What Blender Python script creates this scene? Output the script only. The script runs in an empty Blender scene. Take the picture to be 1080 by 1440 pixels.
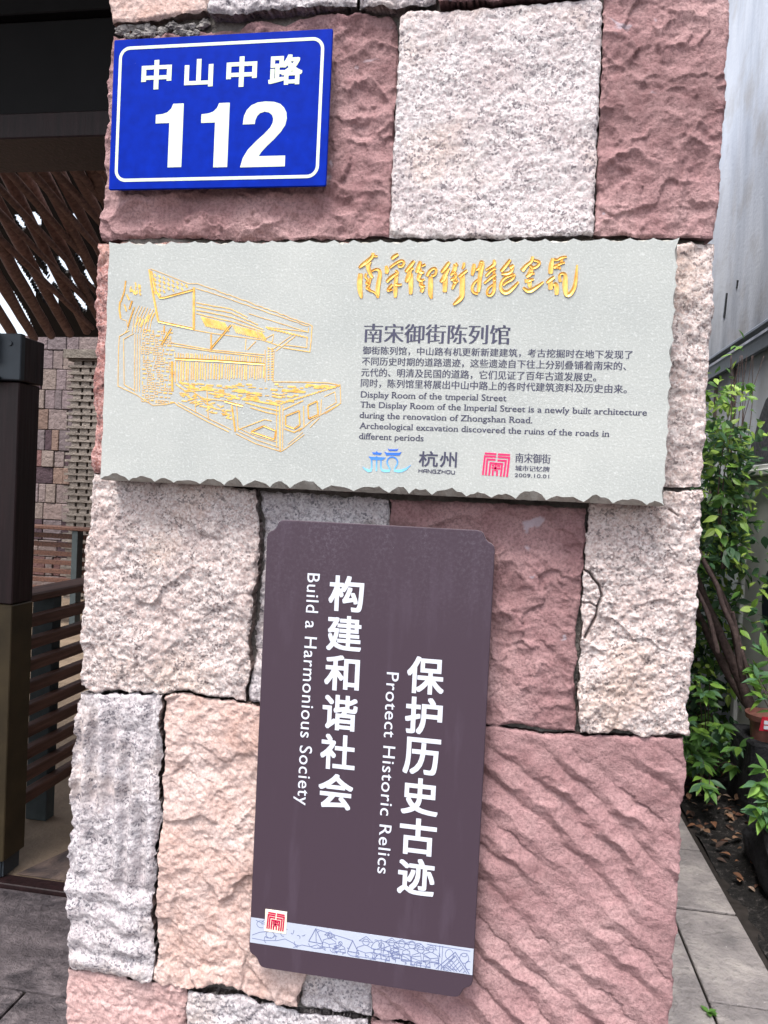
import bpy, math, random
import numpy as np
from mathutils import Vector, Matrix

random.seed(7); RNG = np.random.default_rng(11)
SC = bpy.context.scene; COL = SC.collection

# ------------------------------------------------------------------ camera
FPX, DIST, CAMH = 1040.0, 0.94, 1.45
_y, _p, _r = np.radians([8.99424, -1.4392, 2.70706])
_F = np.array([-math.sin(_y) * math.cos(_p), math.cos(_y) * math.cos(_p), math.sin(_p)])
_R = np.array([math.cos(_y), math.sin(_y), 0.0]); _U = np.cross(_R, _F)
_R, _U = _R * math.cos(_r) + _U * math.sin(_r), -_R * math.sin(_r) + _U * math.cos(_r)
_C = np.array([0.0, -DIST, CAMH])
cam = bpy.data.objects.new('camera', bpy.data.cameras.new('camera')); COL.objects.link(cam)
M = Matrix([[_R[i], _U[i], -_F[i], _C[i]] for i in range(3)] + [[0, 0, 0, 1]])
cam.matrix_world = M
cam.data.sensor_width = 36; cam.data.lens = 36 * FPX / 1440; cam.data.clip_start = 0.02; cam.data.clip_end = 3000
SC.camera = cam
# ------------------------------------------------------------------ world, sun, exposure
SUN_EL, SUN_AZ = math.radians(64), math.radians(200)      # azimuth measured clockwise from +Y
w = bpy.data.worlds.new('World'); SC.world = w; w.use_nodes = True
nt = w.node_tree; bg = nt.nodes['Background']
sky = nt.nodes.new('ShaderNodeTexSky'); sky.sky_type = 'NISHITA'; sky.sun_disc = False
sky.sun_elevation = SUN_EL; sky.sun_rotation = SUN_AZ; sky.dust_density = 3.0; sky.air_density = 1.0
hs = nt.nodes.new('ShaderNodeHueSaturation'); hs.inputs['Saturation'].default_value = 0.42
nt.links.new(sky.outputs[0], hs.inputs['Color']); nt.links.new(hs.outputs[0], bg.inputs[0])
bg.inputs[1].default_value = 0.13
sun = bpy.data.objects.new('sun', bpy.data.lights.new('sun', 'SUN')); COL.objects.link(sun)
sun.data.energy = 1.7; sun.data.angle = math.radians(20); sun.data.color = (1, .97, .93)
_sd = Vector((math.sin(SUN_AZ) * math.cos(SUN_EL), math.cos(SUN_AZ) * math.cos(SUN_EL), math.sin(SUN_EL)))
sun.rotation_euler = _sd.to_track_quat('Z', 'Y').to_euler(); sun.location = (0, -3, 6)
SC.view_settings.view_transform = 'Standard'; SC.view_settings.look = 'None'
SC.view_settings.gamma = 1; SC.view_settings.exposure = 1.5
SC.render.engine = 'CYCLES'; SC.cycles.max_bounces = 6; SC.cycles.use_denoising = True

# ------------------------------------------------------------------ pixel -> place helpers (photograph measured at 1080 x 1440)
def ray(px, py): return (px - 540) / FPX * _R - (py - 720) / FPX * _U + _F
def P(px, py, Y):
    d = ray(px, py); return _C + d * (Y - _C[1]) / d[1]
def PX(px, py, X):
    d = ray(px, py); return _C + d * (X - _C[0]) / d[0]
def G(px, py, z=0.0):
    d = ray(px, py); return _C + d * (z - _C[2]) / d[2]
def W(pts, Y=0.0): return [(P(x, y, Y)[0], P(x, y, Y)[2]) for x, y in pts]

# ------------------------------------------------------------------ object helpers
def empty(name, loc):
    o = bpy.data.objects.new(name, None); o.empty_display_size = .1; o.location = loc; COL.objects.link(o); return o
def wloc(o):
    L = Vector((0, 0, 0))
    while o: L = L + Vector(o.location); o = o.parent
    return np.array(L)
def mk(name, verts, faces, mat, parent=None, origin=None, smooth=False, cols=None, uvsmooth=None):
    v = np.asarray(verts, float)
    off = wloc(parent) if parent else (np.array(origin, float) if origin is not None else np.zeros(3))
    me = bpy.data.meshes.new(name); me.from_pydata((v - off).tolist(), [], faces)
    if smooth: me.polygons.foreach_set('use_smooth', [True] * len(me.polygons))
    if cols is not None:
        a = me.color_attributes.new('tint', 'FLOAT_COLOR', 'POINT')
        c = np.ones((len(v), 4)); c[:, :3] = cols; a.data.foreach_set('color', c.ravel())
    me.materials.append(mat); me.update()
    o = bpy.data.objects.new(name, me)
    if parent: o.parent = parent
    elif origin is not None: o.location = origin
    COL.objects.link(o); return o
def tag(o, label=None, cat=None, group=None, kind=None):
    if label: o['label'] = label
    if cat: o['category'] = cat
    if group: o['group'] = group
    if kind: o['kind'] = kind
    return o
class MB:
    def __init__(s): s.v = []; s.f = []; s.c = []
    def add(s, v, f, c=None):
        n = len(s.v); s.v += [tuple(map(float, q)) for q in v]; s.f += [tuple(i + n for i in q) for q in f]
        s.c += [tuple(c) if c is not None else (1, 1, 1)] * len(v)
    def box(s, a, b, c=None, bev=0.0):
        x0, y0, z0 = np.minimum(a, b); x1, y1, z1 = np.maximum(a, b)
        if bev:
            v = []; 
            e = bev
            pts = []
            for x, sx in ((x0, 1), (x1, -1)):
                for y, sy in ((y0, 1), (y1, -1)):
                    for z, sz in ((z0, 1), (z1, -1)):
                        pts += [(x, y + sy * e, z + sz * e), (x + sx * e, y, z + sz * e), (x + sx * e, y + sy * e, z)]
            import bmesh
            bm = bmesh.new()
            for q in pts: bm.verts.new(q)
            r = bmesh.ops.convex_hull(bm, input=bm.verts)
            bm.verts.index_update()
            s.add([q.co for q in bm.verts], [[q.index for q in f.verts] for f in bm.faces], c); bm.free(); return
        v = [(x0, y0, z0), (x1, y0, z0), (x1, y1, z0), (x0, y1, z0), (x0, y0, z1), (x1, y0, z1), (x1, y1, z1), (x0, y1, z1)]
        s.add(v, [(0, 3, 2, 1), (4, 5, 6, 7), (0, 1, 5, 4), (1, 2, 6, 5), (2, 3, 7, 6), (3, 0, 4, 7)], c)
    def tube(s, pts, rad, n=8, c=None, wob=0.0):
        pts = np.asarray(pts, float); rad = np.atleast_1d(np.asarray(rad, float)); rad = np.interp(np.linspace(0, 1, len(pts)), np.linspace(0, 1, len(rad)), rad) if len(rad) > 1 else np.full(len(pts), rad[0])
        ref = np.array([.3, .5, .81]); v = []; f = []
        for i, p in enumerate(pts):
            t = pts[min(i + 1, len(pts) - 1)] - pts[max(i - 1, 0)]; t /= np.linalg.norm(t) + 1e-9
            a = np.cross(t, ref); a /= np.linalg.norm(a) + 1e-9; b = np.cross(t, a)
            for k in range(n):
                th = 2 * math.pi * k / n; rr = rad[i] * (1 + (RNG.random() - .5) * wob)
                v.append(p + rr * (math.cos(th) * a + math.sin(th) * b))
        for i in range(len(pts) - 1):
            for k in range(n):
                f.append((i * n + k, i * n + (k + 1) % n, (i + 1) * n + (k + 1) % n, (i + 1) * n + k))
        f.append(tuple(range(n))[::-1]); f.append(tuple(range((len(pts) - 1) * n, len(pts) * n)))
        s.add(v, f, c)
    def build(s, name, mat, parent=None, origin=None, smooth=False, col=False):
        return mk(name, s.v, s.f, mat, parent, origin, smooth, np.array(s.c) if col else None)

# ------------------------------------------------------------------ numpy noise
def _h(ix, iy, seed):
    n = (ix.astype(np.int64) * 374761393 + iy.astype(np.int64) * 668265263 + seed * 1442695041) & 0xFFFFFFFF
    n = ((n ^ (n >> 13)) * 1274126177) & 0xFFFFFFFF
    n = ((n ^ (n >> 16)) * 2246822519) & 0xFFFFFFFF
    return ((n ^ (n >> 15)) & 0xFFFFFF) / float(0xFFFFFF)
def gn(x, y, seed=0):
    ix, iy = np.floor(x), np.floor(y); fx, fy = x - ix, y - iy
    u, v = fx * fx * fx * (fx * (fx * 6 - 15) + 10), fy * fy * fy * (fy * (fy * 6 - 15) + 10)
    def g(dx, dy):
        a = _h(ix + dx, iy + dy, seed) * 2 * math.pi
        return np.cos(a) * (fx - dx) + np.sin(a) * (fy - dy)
    return 1.4 * ((g(0, 0) * (1 - u) + g(1, 0) * u) * (1 - v) + (g(0, 1) * (1 - u) + g(1, 1) * u) * v)
def fbm(x, y, seed=0, o=4, lac=2.03, gain=.5):
    t = 0; a = 1
    for i in range(o):
        t = t + a * gn(x, y, seed + i * 17); x = x * lac + 3.1; y = y * lac - 1.7; a *= gain
    return t
def worley(x, y, seed=0):
    ix, iy = np.floor(x), np.floor(y); best = np.full(x.shape, 9.); sec = best.copy()
    bx = np.zeros_like(x); by = bx.copy(); idr = bx.copy()
    for dx in (-1, 0, 1):
        for dy in (-1, 0, 1):
            cx = ix + dx + _h(ix + dx, iy + dy, seed); cy = iy + dy + _h(ix + dx, iy + dy, seed + 5)
            d = (x - cx) ** 2 + (y - cy) ** 2; m = d < best
            sec = np.where(m, best, np.minimum(sec, d)); bx = np.where(m, x - cx, bx); by = np.where(m, y - cy, by)
            idr = np.where(m, _h(ix + dx, iy + dy, seed + 9), idr); best = np.where(m, d, best)
    return best, sec, bx, by, idr
def sm(e0, e1, x):
    t = np.clip((x - e0) / (e1 - e0), 0, 1); return t * t * (3 - 2 * t)

# ------------------------------------------------------------------ materials
def S(r, g, b):
    return tuple((c / 255 / 12.92) if c / 255 <= .04045 else ((c / 255 + .055) / 1.055) ** 2.4 for c in (r, g, b))
class NT:
    def __init__(s, name):
        s.m = bpy.data.materials.new(name); s.m.use_nodes = True; s.t = s.m.node_tree
        s.b = s.t.nodes['Principled BSDF']; s.b.inputs['Roughness'].default_value = .8
        s.b.inputs['Specular IOR Level'].default_value = .3
    def n(s, t, **kw):
        o = s.t.nodes.new(t)
        for k, v in kw.items(): setattr(o, k, v)
        return o
    def l(s, a, b): s.t.links.new(a, b)
    def co(s, scale=(1, 1, 1), rot=(0, 0, 0)):
        c = s.n('ShaderNodeTexCoord'); m = s.n('ShaderNodeMapping'); m.inputs['Scale'].default_value = scale
        m.inputs['Rotation'].default_value = rot
        s.l(c.outputs['Object'], m.inputs[0]); return m.outputs[0]
    def noise(s, co, scale, det=4, rough=.55, dist=0):
        o = s.n('ShaderNodeTexNoise'); o.inputs['Scale'].default_value = scale; o.inputs['Detail'].default_value = det
        o.inputs['Roughness'].default_value = rough; o.inputs['Distortion'].default_value = dist; s.l(co, o.inputs['Vector'])
        return o.outputs['Fac']
    def ramp(s, fac, stops, interp='LINEAR'):
        o = s.n('ShaderNodeValToRGB'); e = o.color_ramp.elements; o.color_ramp.interpolation = interp
        while len(e) < len(stops): e.new(.5)
        for q, (p, c) in zip(e, stops):
            q.position = p; q.color = (c, c, c, 1) if isinstance(c, (int, float)) else tuple(c) + (1,)
        s.l(fac, o.inputs[0]); return o.outputs[0]
    def mix(s, fac, a, b, mode='MIX'):
        o = s.n('ShaderNodeMix', data_type='RGBA', blend_type=mode)
        if isinstance(fac, (int, float)): o.inputs[0].default_value = fac
        else: s.l(fac, o.inputs[0])
        for i, q in ((6, a), (7, b)):
            if isinstance(q, tuple): o.inputs[i].default_value = q + (1,)
            else: s.l(q, o.inputs[i])
        return o.outputs[2]
    def col(s, c):
        if isinstance(c, tuple): s.b.inputs['Base Color'].default_value = c + (1,)
        else: s.l(c, s.b.inputs['Base Color'])
    def bump(s, h, dist, strength=1.0, prev=None):
        o = s.n('ShaderNodeBump'); o.inputs['Distance'].default_value = dist; o.inputs['Strength'].default_value = strength
        s.l(h, o.inputs['Height'])
        if prev: s.l(prev, o.inputs['Normal'])
        s.l(o.outputs[0], s.b.inputs['Normal']); return o.outputs[0]
    def rough(s, r):
        if isinstance(r, (int, float)): s.b.inputs['Roughness'].default_value = r
        else: s.l(r, s.b.inputs['Roughness'])
        return s
def plain(name, c, rough=.6, spec=.3, metal=0, var=.12, vs=30, bump=0, bs=200, stretch=(1, 1, 1)):
    q = NT(name); co = q.co(stretch); f = q.noise(co, vs, 5)
    q.col(q.mix(q.ramp(f, [(.3, 0.), (.7, 1.)]), tuple(x * (1 - var) for x in c), tuple(min(1, x * (1 + var)) for x in c)))
    q.rough(rough); q.b.inputs['Specular IOR Level'].default_value = spec; q.b.inputs['Metallic'].default_value = metal
    if bump: q.bump(q.noise(co, bs, 4), bump)
    return q.m
def granite(name, light, mid, warm, dark, wamt=.35):
    q = NT(name); co = q.co()
    v = q.n('ShaderNodeTexVoronoi'); v.inputs['Scale'].default_value = 430; q.l(co, v.inputs['Vector'])
    sep = q.n('ShaderNodeSeparateColor'); q.l(v.outputs['Color'], sep.inputs[0])
    n1 = q.noise(co, 300, 4, .75); n2 = q.noise(co, 13, 5, .65); n4 = q.noise(co, 120, 5, .75); n5 = q.noise(co, 7, 4, .6)
    grain = q.mix(.5, q.mix(.5, sep.outputs[0], n1), n4)
    base = q.ramp(grain, [(.30, tuple(.82 * x for x in mid)), (.42, mid), (.51, light), (.60, light), (.74, mid)])
    base = q.mix(q.ramp(sep.outputs[1], [(.6, 0.), (.8, wamt)]), base, warm)
    base = q.mix(q.ramp(n2, [(.44, 0.), (.68, .6)]), base, tuple(.5 * a + .5 * b for a, b in zip(mid, warm)))
    base = q.mix(q.ramp(n5, [(.52, 0.), (.72, .45)]), base, S(196, 168, 146))
    v2 = q.n('ShaderNodeTexVoronoi'); v2.inputs['Scale'].default_value = 380; q.l(co, v2.inputs['Vector'])
    sp2 = q.n('ShaderNodeSeparateColor'); q.l(v2.outputs['Color'], sp2.inputs[0])
    pat = q.noise(co, 60, 4, .75)
    msk = q.mix(1, q.ramp(sp2.outputs[0], [(.66, 0.), (.74, .85)]), q.ramp(pat, [(.42, .08), (.60, 1.)]), 'MULTIPLY')
    base = q.mix(msk, base, dark)
    q.col(base); q.rough(.75)
    b1 = q.bump(q.noise(co, 330, 4, .75), .0011, .9)
    q.bump(q.noise(co, 110, 5, .75), .0034, .6, b1)
    return q.m
def sandstone(name, a, b, c, spot=None):
    q = NT(name); co = q.co(); n1 = q.noise(co, 9, 6, .6); n2 = q.noise(co, 300, 3, .7); n3 = q.noise(co, 38, 5, .6, .5)
    base = q.ramp(n1, [(.32, a), (.52, b), (.70, c)])
    base = q.mix(q.ramp(n3, [(.35, 0.), (.75, .6)]), base, c)
    base = q.mix(.6, base, q.ramp(n2, [(.3, .55), (.7, 1.0)]), 'MULTIPLY') if False else q.mix(q.ramp(n2, [(.38, .5), (.56, 0.)]), base, tuple(x * .6 for x in a))
    if spot: base = q.mix(q.ramp(q.noise(co, 24, 3, .5, .8), [(.69, 0.), (.73, .7)]), base, spot)
    q.col(base); q.rough(.85)
    b1 = q.bump(q.noise(co, 360, 4, .75), .0013, 1.0)
    q.bump(q.noise(co, 75, 5, .65), .006, .55, b1)
    return q.m

M_GR_W = granite('granite_white', S(207, 200, 200), S(174, 163, 164), S(168, 144, 142), S(96, 88, 94), .3)
M_GR_P = granite('granite_pink', S(202, 192, 189), S(170, 156, 153), S(168, 138, 130), S(98, 88, 88), .45)
M_GR_G = granite('granite_grey', S(198, 192, 194), S(162, 155, 159), S(164, 146, 144), S(92, 88, 96), .25)
M_RED = sandstone('red_sandstone', S(116, 84, 85), S(146, 110, 111), S(170, 138, 137), S(172, 160, 168))
M_REDP = sandstone('pink_sandstone', S(132, 98, 99), S(156, 120, 121), S(172, 140, 139))
M_PEACH = sandstone('peach_stone', S(184, 148, 136), S(198, 170, 161), S(206, 188, 183))
M_PINK = sandstone('pale_pink_stone', S(176, 140, 136), S(190, 156, 152), S(198, 170, 166))
M_RGRAN = granite('reddish_granite', S(184, 148, 144), S(142, 100, 96), S(150, 92, 82), S(80, 56, 58), .6)
M_MORTAR = plain('mortar', S(110, 104, 100), .95, .1, var=.3, vs=60, bump=.01, bs=90)
M_MORTAR_L = plain('pale_mortar', S(138, 133, 130), .95, .1, var=.35, vs=160, bump=.004, bs=260)

# ------------------------------------------------------------------ ribbons, prisms and lettering (flat marks lie in X,Z at a plane Y)
def resample(pts, step):
    pts = np.asarray(pts, float); d = np.r_[0, np.cumsum(np.linalg.norm(np.diff(pts, axis=0), axis=1))]
    n = max(2, int(round(d[-1] / step)) + 1); t = np.linspace(0, d[-1], n)
    return np.stack([np.interp(t, d, pts[:, k]) for k in range(pts.shape[1])], 1)
def smoothpl(pts, it=2):
    pts = np.asarray(pts, float)
    for _ in range(it):
        q = [pts[0]]
        for a, b in zip(pts[:-1], pts[1:]): q += [a * .75 + b * .25, a * .25 + b * .75]
        q.append(pts[-1]); pts = np.array(q)
    return pts
def ribbon(mb, pts, hw, Y, t=.0004, mitre=True, close=False):
    """flat strip with square ends, half width hw (metres), raised t in front of plane Y"""
    pts = np.asarray(pts, float); n = len(pts); hw = np.broadcast_to(np.asarray(hw, float), (n,))
    L, Rr = [], []
    for i in range(n):
        a = pts[(i - 1) % n] if (i > 0 or close) else None; b = pts[(i + 1) % n] if (i < n - 1 or close) else None
        d1 = (pts[i] - a) if a is not None else None; d2 = (b - pts[i]) if b is not None else None
        if d1 is None: d1 = d2
        if d2 is None: d2 = d1
        d1 = d1 / (np.linalg.norm(d1) + 1e-12); d2 = d2 / (np.linalg.norm(d2) + 1e-12)
        n1 = np.array([-d1[1], d1[0]]); n2 = np.array([-d2[1], d2[0]]); m = n1 + n2; m /= np.linalg.norm(m) + 1e-9
        k = min(1 / max(.35, m @ n1), 2.2) if mitre else 1
        L.append(pts[i] + m * hw[i] * k); Rr.append(pts[i] - m * hw[i] * k)
    v = []; f = []
    for i in range(n):
        v += [(L[i][0], Y, L[i][1]), (L[i][0], Y - t, L[i][1]), (Rr[i][0], Y - t, Rr[i][1]), (Rr[i][0], Y, Rr[i][1])]
    m = n if close else n - 1
    for i in range(m):
        a, b = 4 * i, 4 * ((i + 1) % n)
        for k in range(3): f.append((a + k, a + k + 1, b + k + 1, b + k))
    if not close: f += [(0, 3, 2, 1), (4 * n - 4, 4 * n - 3, 4 * n - 2, 4 * n - 1)]
    mb.add(v, f)
def groove(mb, pts, hw, Y, h=.0008):
    """V-cut stroke with thin raised lips"""
    pts = np.asarray(pts, float); n = len(pts); v = []; f = []
    for i in range(n):
        d = pts[min(i + 1, n - 1)] - pts[max(i - 1, 0)]; d /= np.linalg.norm(d) + 1e-12
        nn = np.array([-d[1], d[0]]); hh = min(h, hw[i] * .9)
        for k, (o, y) in enumerate(((-1.08, 0), (-1, hh), (-.5, hh * .45), (0, .00012), (.5, hh * .45), (1, hh), (1.08, 0))):
            q = pts[i] + nn * o * hw[i]; v.append((q[0], Y - y, q[1]))
    for i in range(n - 1):
        for k in range(6): f.append((7 * i + k, 7 * i + k + 1, 7 * i + k + 8, 7 * i + k + 7))
    mb.add(v, f)
def prism(mb, poly, Y, t, back=None):
    n = len(poly); back = poly if back is None else back
    v = [(x, Y - t, z) for x, z in poly] + [(x, Y, z) for x, z in back]
    f = [tuple(range(n)), tuple(range(2 * n - 1, n - 1, -1))] + [(i, i + n, (i + 1) % n + n, (i + 1) % n) for i in range(n)]
    mb.add(v, f)

def glyphs(body, offset=0.0, spacing=1.0):
    c = bpy.data.curves.new('lettering', 'FONT'); c.body = body; c.offset = offset; c.space_character = spacing
    c.resolution_u = 4; c.fill_mode = 'FRONT' if hasattr(c, 'fill_mode') else c.fill_mode
    o = bpy.data.objects.new('lettering', c); COL.objects.link(o)
    dg = bpy.context.evaluated_depsgraph_get(); dg.update()
    me = bpy.data.meshes.new_from_object(o.evaluated_get(dg))
    v = np.array([q.co[:2] for q in me.vertices]) if len(me.vertices) else np.zeros((0, 2))
    f = [tuple(p.vertices) for p in me.polygons]
    bpy.data.objects.remove(o); bpy.data.curves.remove(c); bpy.data.meshes.remove(me)
    return v, f
def serifs(v, f):
    """small slab feet where a stem ends flat on the base line, the x height or the cap height"""
    cnt = {}
    for p in f:
        for a, b in zip(p, p[1:] + p[:1]):
            k = (min(a, b), max(a, b)); cnt[k] = cnt.get(k, 0) + 1
    V = [tuple(q) for q in v]; F = list(f)
    for (a, b), c in cnt.items():
        if c != 1: continue
        A, B = v[a], v[b]
        L = abs(A[0] - B[0])
        if abs(A[1] - B[1]) > .004 or not .04 < L < .2: continue
        y = A[1]; x0, x1 = min(A[0], B[0]), max(A[0], B[0])
        if abs(y) < .03: q = (x0 - .055, x1 + .055, y, y + .05)
        elif abs(y - .54) < .04: q = (x0 - .06, x1, y - .05, y)
        elif abs(y - .72) < .06: q = (x0 - .055, x1 + .03, y - .05, y)
        else: continue
        n = len(V); V += [(q[0], q[2]), (q[1], q[2]), (q[1], q[3]), (q[0], q[3])]; F.append((n, n + 1, n + 2, n + 3))
    return np.array(V), F
def letter(mb, body, x0, z0, x1, z1, Y, offset=0.0, strike=0.0, serif=False, rot=False, em=None, spacing=1.0, t=.0003):
    """lettering whose outline box fills x0..x1, z0..z1 (or its base line / em height when em is given); rot = reads downwards"""
    v, f = glyphs(body, min(offset, 0.0), spacing)
    if serif: v, f = serifs(v, f)
    a, b = v.min(0), v.max(0)
    if em is not None: a = np.array([a[0], em[0]]); b = np.array([b[0], em[1]])
    sh = [(0, 0)] if not strike else [(-strike / 2, 0), (0, 0), (strike / 2, 0)]
    if offset > 0: sh = [(offset * i, offset * k) for i in (-1, 0, 1) for k in (-1, 0, 1)]
    if em is None: e_ = max(offset, 0); a = a - [e_ + strike / 2, e_]; b = b + [e_ + strike / 2, e_]
    for k, (s, s2) in enumerate(sh):
        u = (v[:, 0] + s - a[0]) / (b[0] - a[0]); q = (v[:, 1] + s2 - a[1]) / (b[1] - a[1])
        if rot: X = x0 + q * (x1 - x0); Z = z1 - u * (z1 - z0)
        else: X = x0 + u * (x1 - x0); Z = z0 + q * (z1 - z0)
        mb.add(np.stack([X, np.full_like(X, Y - t - k * .000018), Z], 1), f)

# ================================================================== STONE PILLAR
PIL = empty('stone_pillar', (-.18, .3, 0))
tag(PIL, 'tall street pillar of large rough grey, red and peach stone blocks carrying three signs', 'pillar')
def relief(kind, X, Z, seed):
    s = seed * 7
    if kind == 'granite':
        h = .0034 * fbm(X * 14, Z * 14, s, 5, gain=.6) + .0016 * fbm(X * 90, Z * 90, s + 3, 3, gain=.7) - .0030 * np.abs(fbm(X * 34, Z * 26, s + 33, 4, gain=.6))
        wv = fbm(X * 9, Z * 9, s + 40, 2) * .5
        f1, f2, bx, by, idr = worley(X * 13 + wv, Z * 13 + wv, s + 1); h += .0055 * (idr - .5) * sm(.0, .12, np.sqrt(f2) - np.sqrt(f1)) + .004 * (bx * (idr - .5) + by * (_h(np.floor(idr * 999), np.floor(idr * 77), 3) - .6))
    elif kind == 'smooth':
        h = .0022 * fbm(X * 16, Z * 16, s, 4) + .0012 * fbm(X * 110, Z * 110, s + 3, 3, gain=.7)
    elif kind == 'scallop':
        wx = X + .010 * fbm(X * 25, Z * 25, s + 60, 3); wz = Z + .010 * fbm(X * 25 + 9, Z * 25, s + 61, 3)
        f1, f2, bx, by, idr = worley(wx * 24, wz * 30, s + 1)
        g1, g2, cx, cy, idg = worley(wx * 52, wz * 60, s + 2)
        h = .0125 * (np.minimum(f1, .55) - .25) * sm(.2, .7, idr) + .0062 * (np.minimum(g1, .6) - .2) * sm(.45, .7, idg)
        h += .003 * by * (idr - .35) + .004 * fbm(X * 9, Z * 9, s + 8, 3) + .0010 * fbm(X * 70, Z * 70, s + 4, 3, gain=.6)
    elif kind == 'diag':
        a = math.radians(38); wx = .016 * fbm(X * 7, Z * 7, s, 3); 
        T = (X * math.sin(a) + Z * math.cos(a)) + wx * .7 + 0.006 * fbm(X * 34, Z * 34, s + 5, 3)
        L = X * math.cos(a) - Z * math.sin(a)
        ph = T / .0345; k = np.floor(ph); ph = ph - k
        amp = .25 + .95 * sm(-.35, .35, gn(L * 9 + k * 3.7, k * 1.3, s + 7))
        br = np.clip(.40 + .22 * gn(L * 16, k * 2.1, s + 21), .22, .6); prof = np.where(ph < br, ph / br, 1 - (ph - br) / (1 - br))
        fade = .25 + .75 * sm(1.155, 1.08, Z - .10 * (X + .0) )
        h = .0085 * (prof - .5) * amp * fade + .003 * fbm(X * 10, Z * 10, s + 2, 3)
        g1, g2, cx, cy, idg = worley(X * 45 + 40 * wx, Z * 45, s + 2); h += .0016 * (np.minimum(g1, .5) - .2) * idg + .0008 * fbm(X * 80, Z * 80, s + 4, 3)
    elif kind == 'vgroove':
        wx = .006 * fbm(X * 12, Z * 8, s, 3); m = sm(.93, .88, Z)
        gv = np.cos((X + wx) / .026 * 2 * math.pi); gh = np.cos((Z + wx * 1.6) / .034 * 2 * math.pi)
        h = .0052 * (gv * (1 - m) + gh * m * .55) * (.4 + .8 * sm(-.3, .3, gn(X * 20, Z * 9, s + 3)))
        h += .0035 * fbm(X * 20, Z * 20, s + 5, 5, gain=.6) + .0010 * fbm(X * 120, Z * 120, s + 6, 2)
    elif kind == 'flake':
        wx = X + .016 * fbm(X * 14, Z * 14, s + 60, 3); wz = Z + .016 * fbm(X * 14 + 9, Z * 14, s + 61, 3)
        f1, f2, bx, by, idr = worley(wx * 17, wz * 14, s + 1)
        h = .006 * (idr - .5) * sm(0, .05, np.sqrt(f2) - np.sqrt(f1)) + .005 * (bx * (idr - .5) - by * (idr - .3))
        h += .0045 * fbm(X * 11, Z * 11, s + 8, 3) - .0032 * np.abs(fbm(X * 30, Z * 24, s + 4, 4, gain=.65)) + .0012 * fbm(X * 100, Z * 100, s + 14, 3, gain=.7)
    return h
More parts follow.
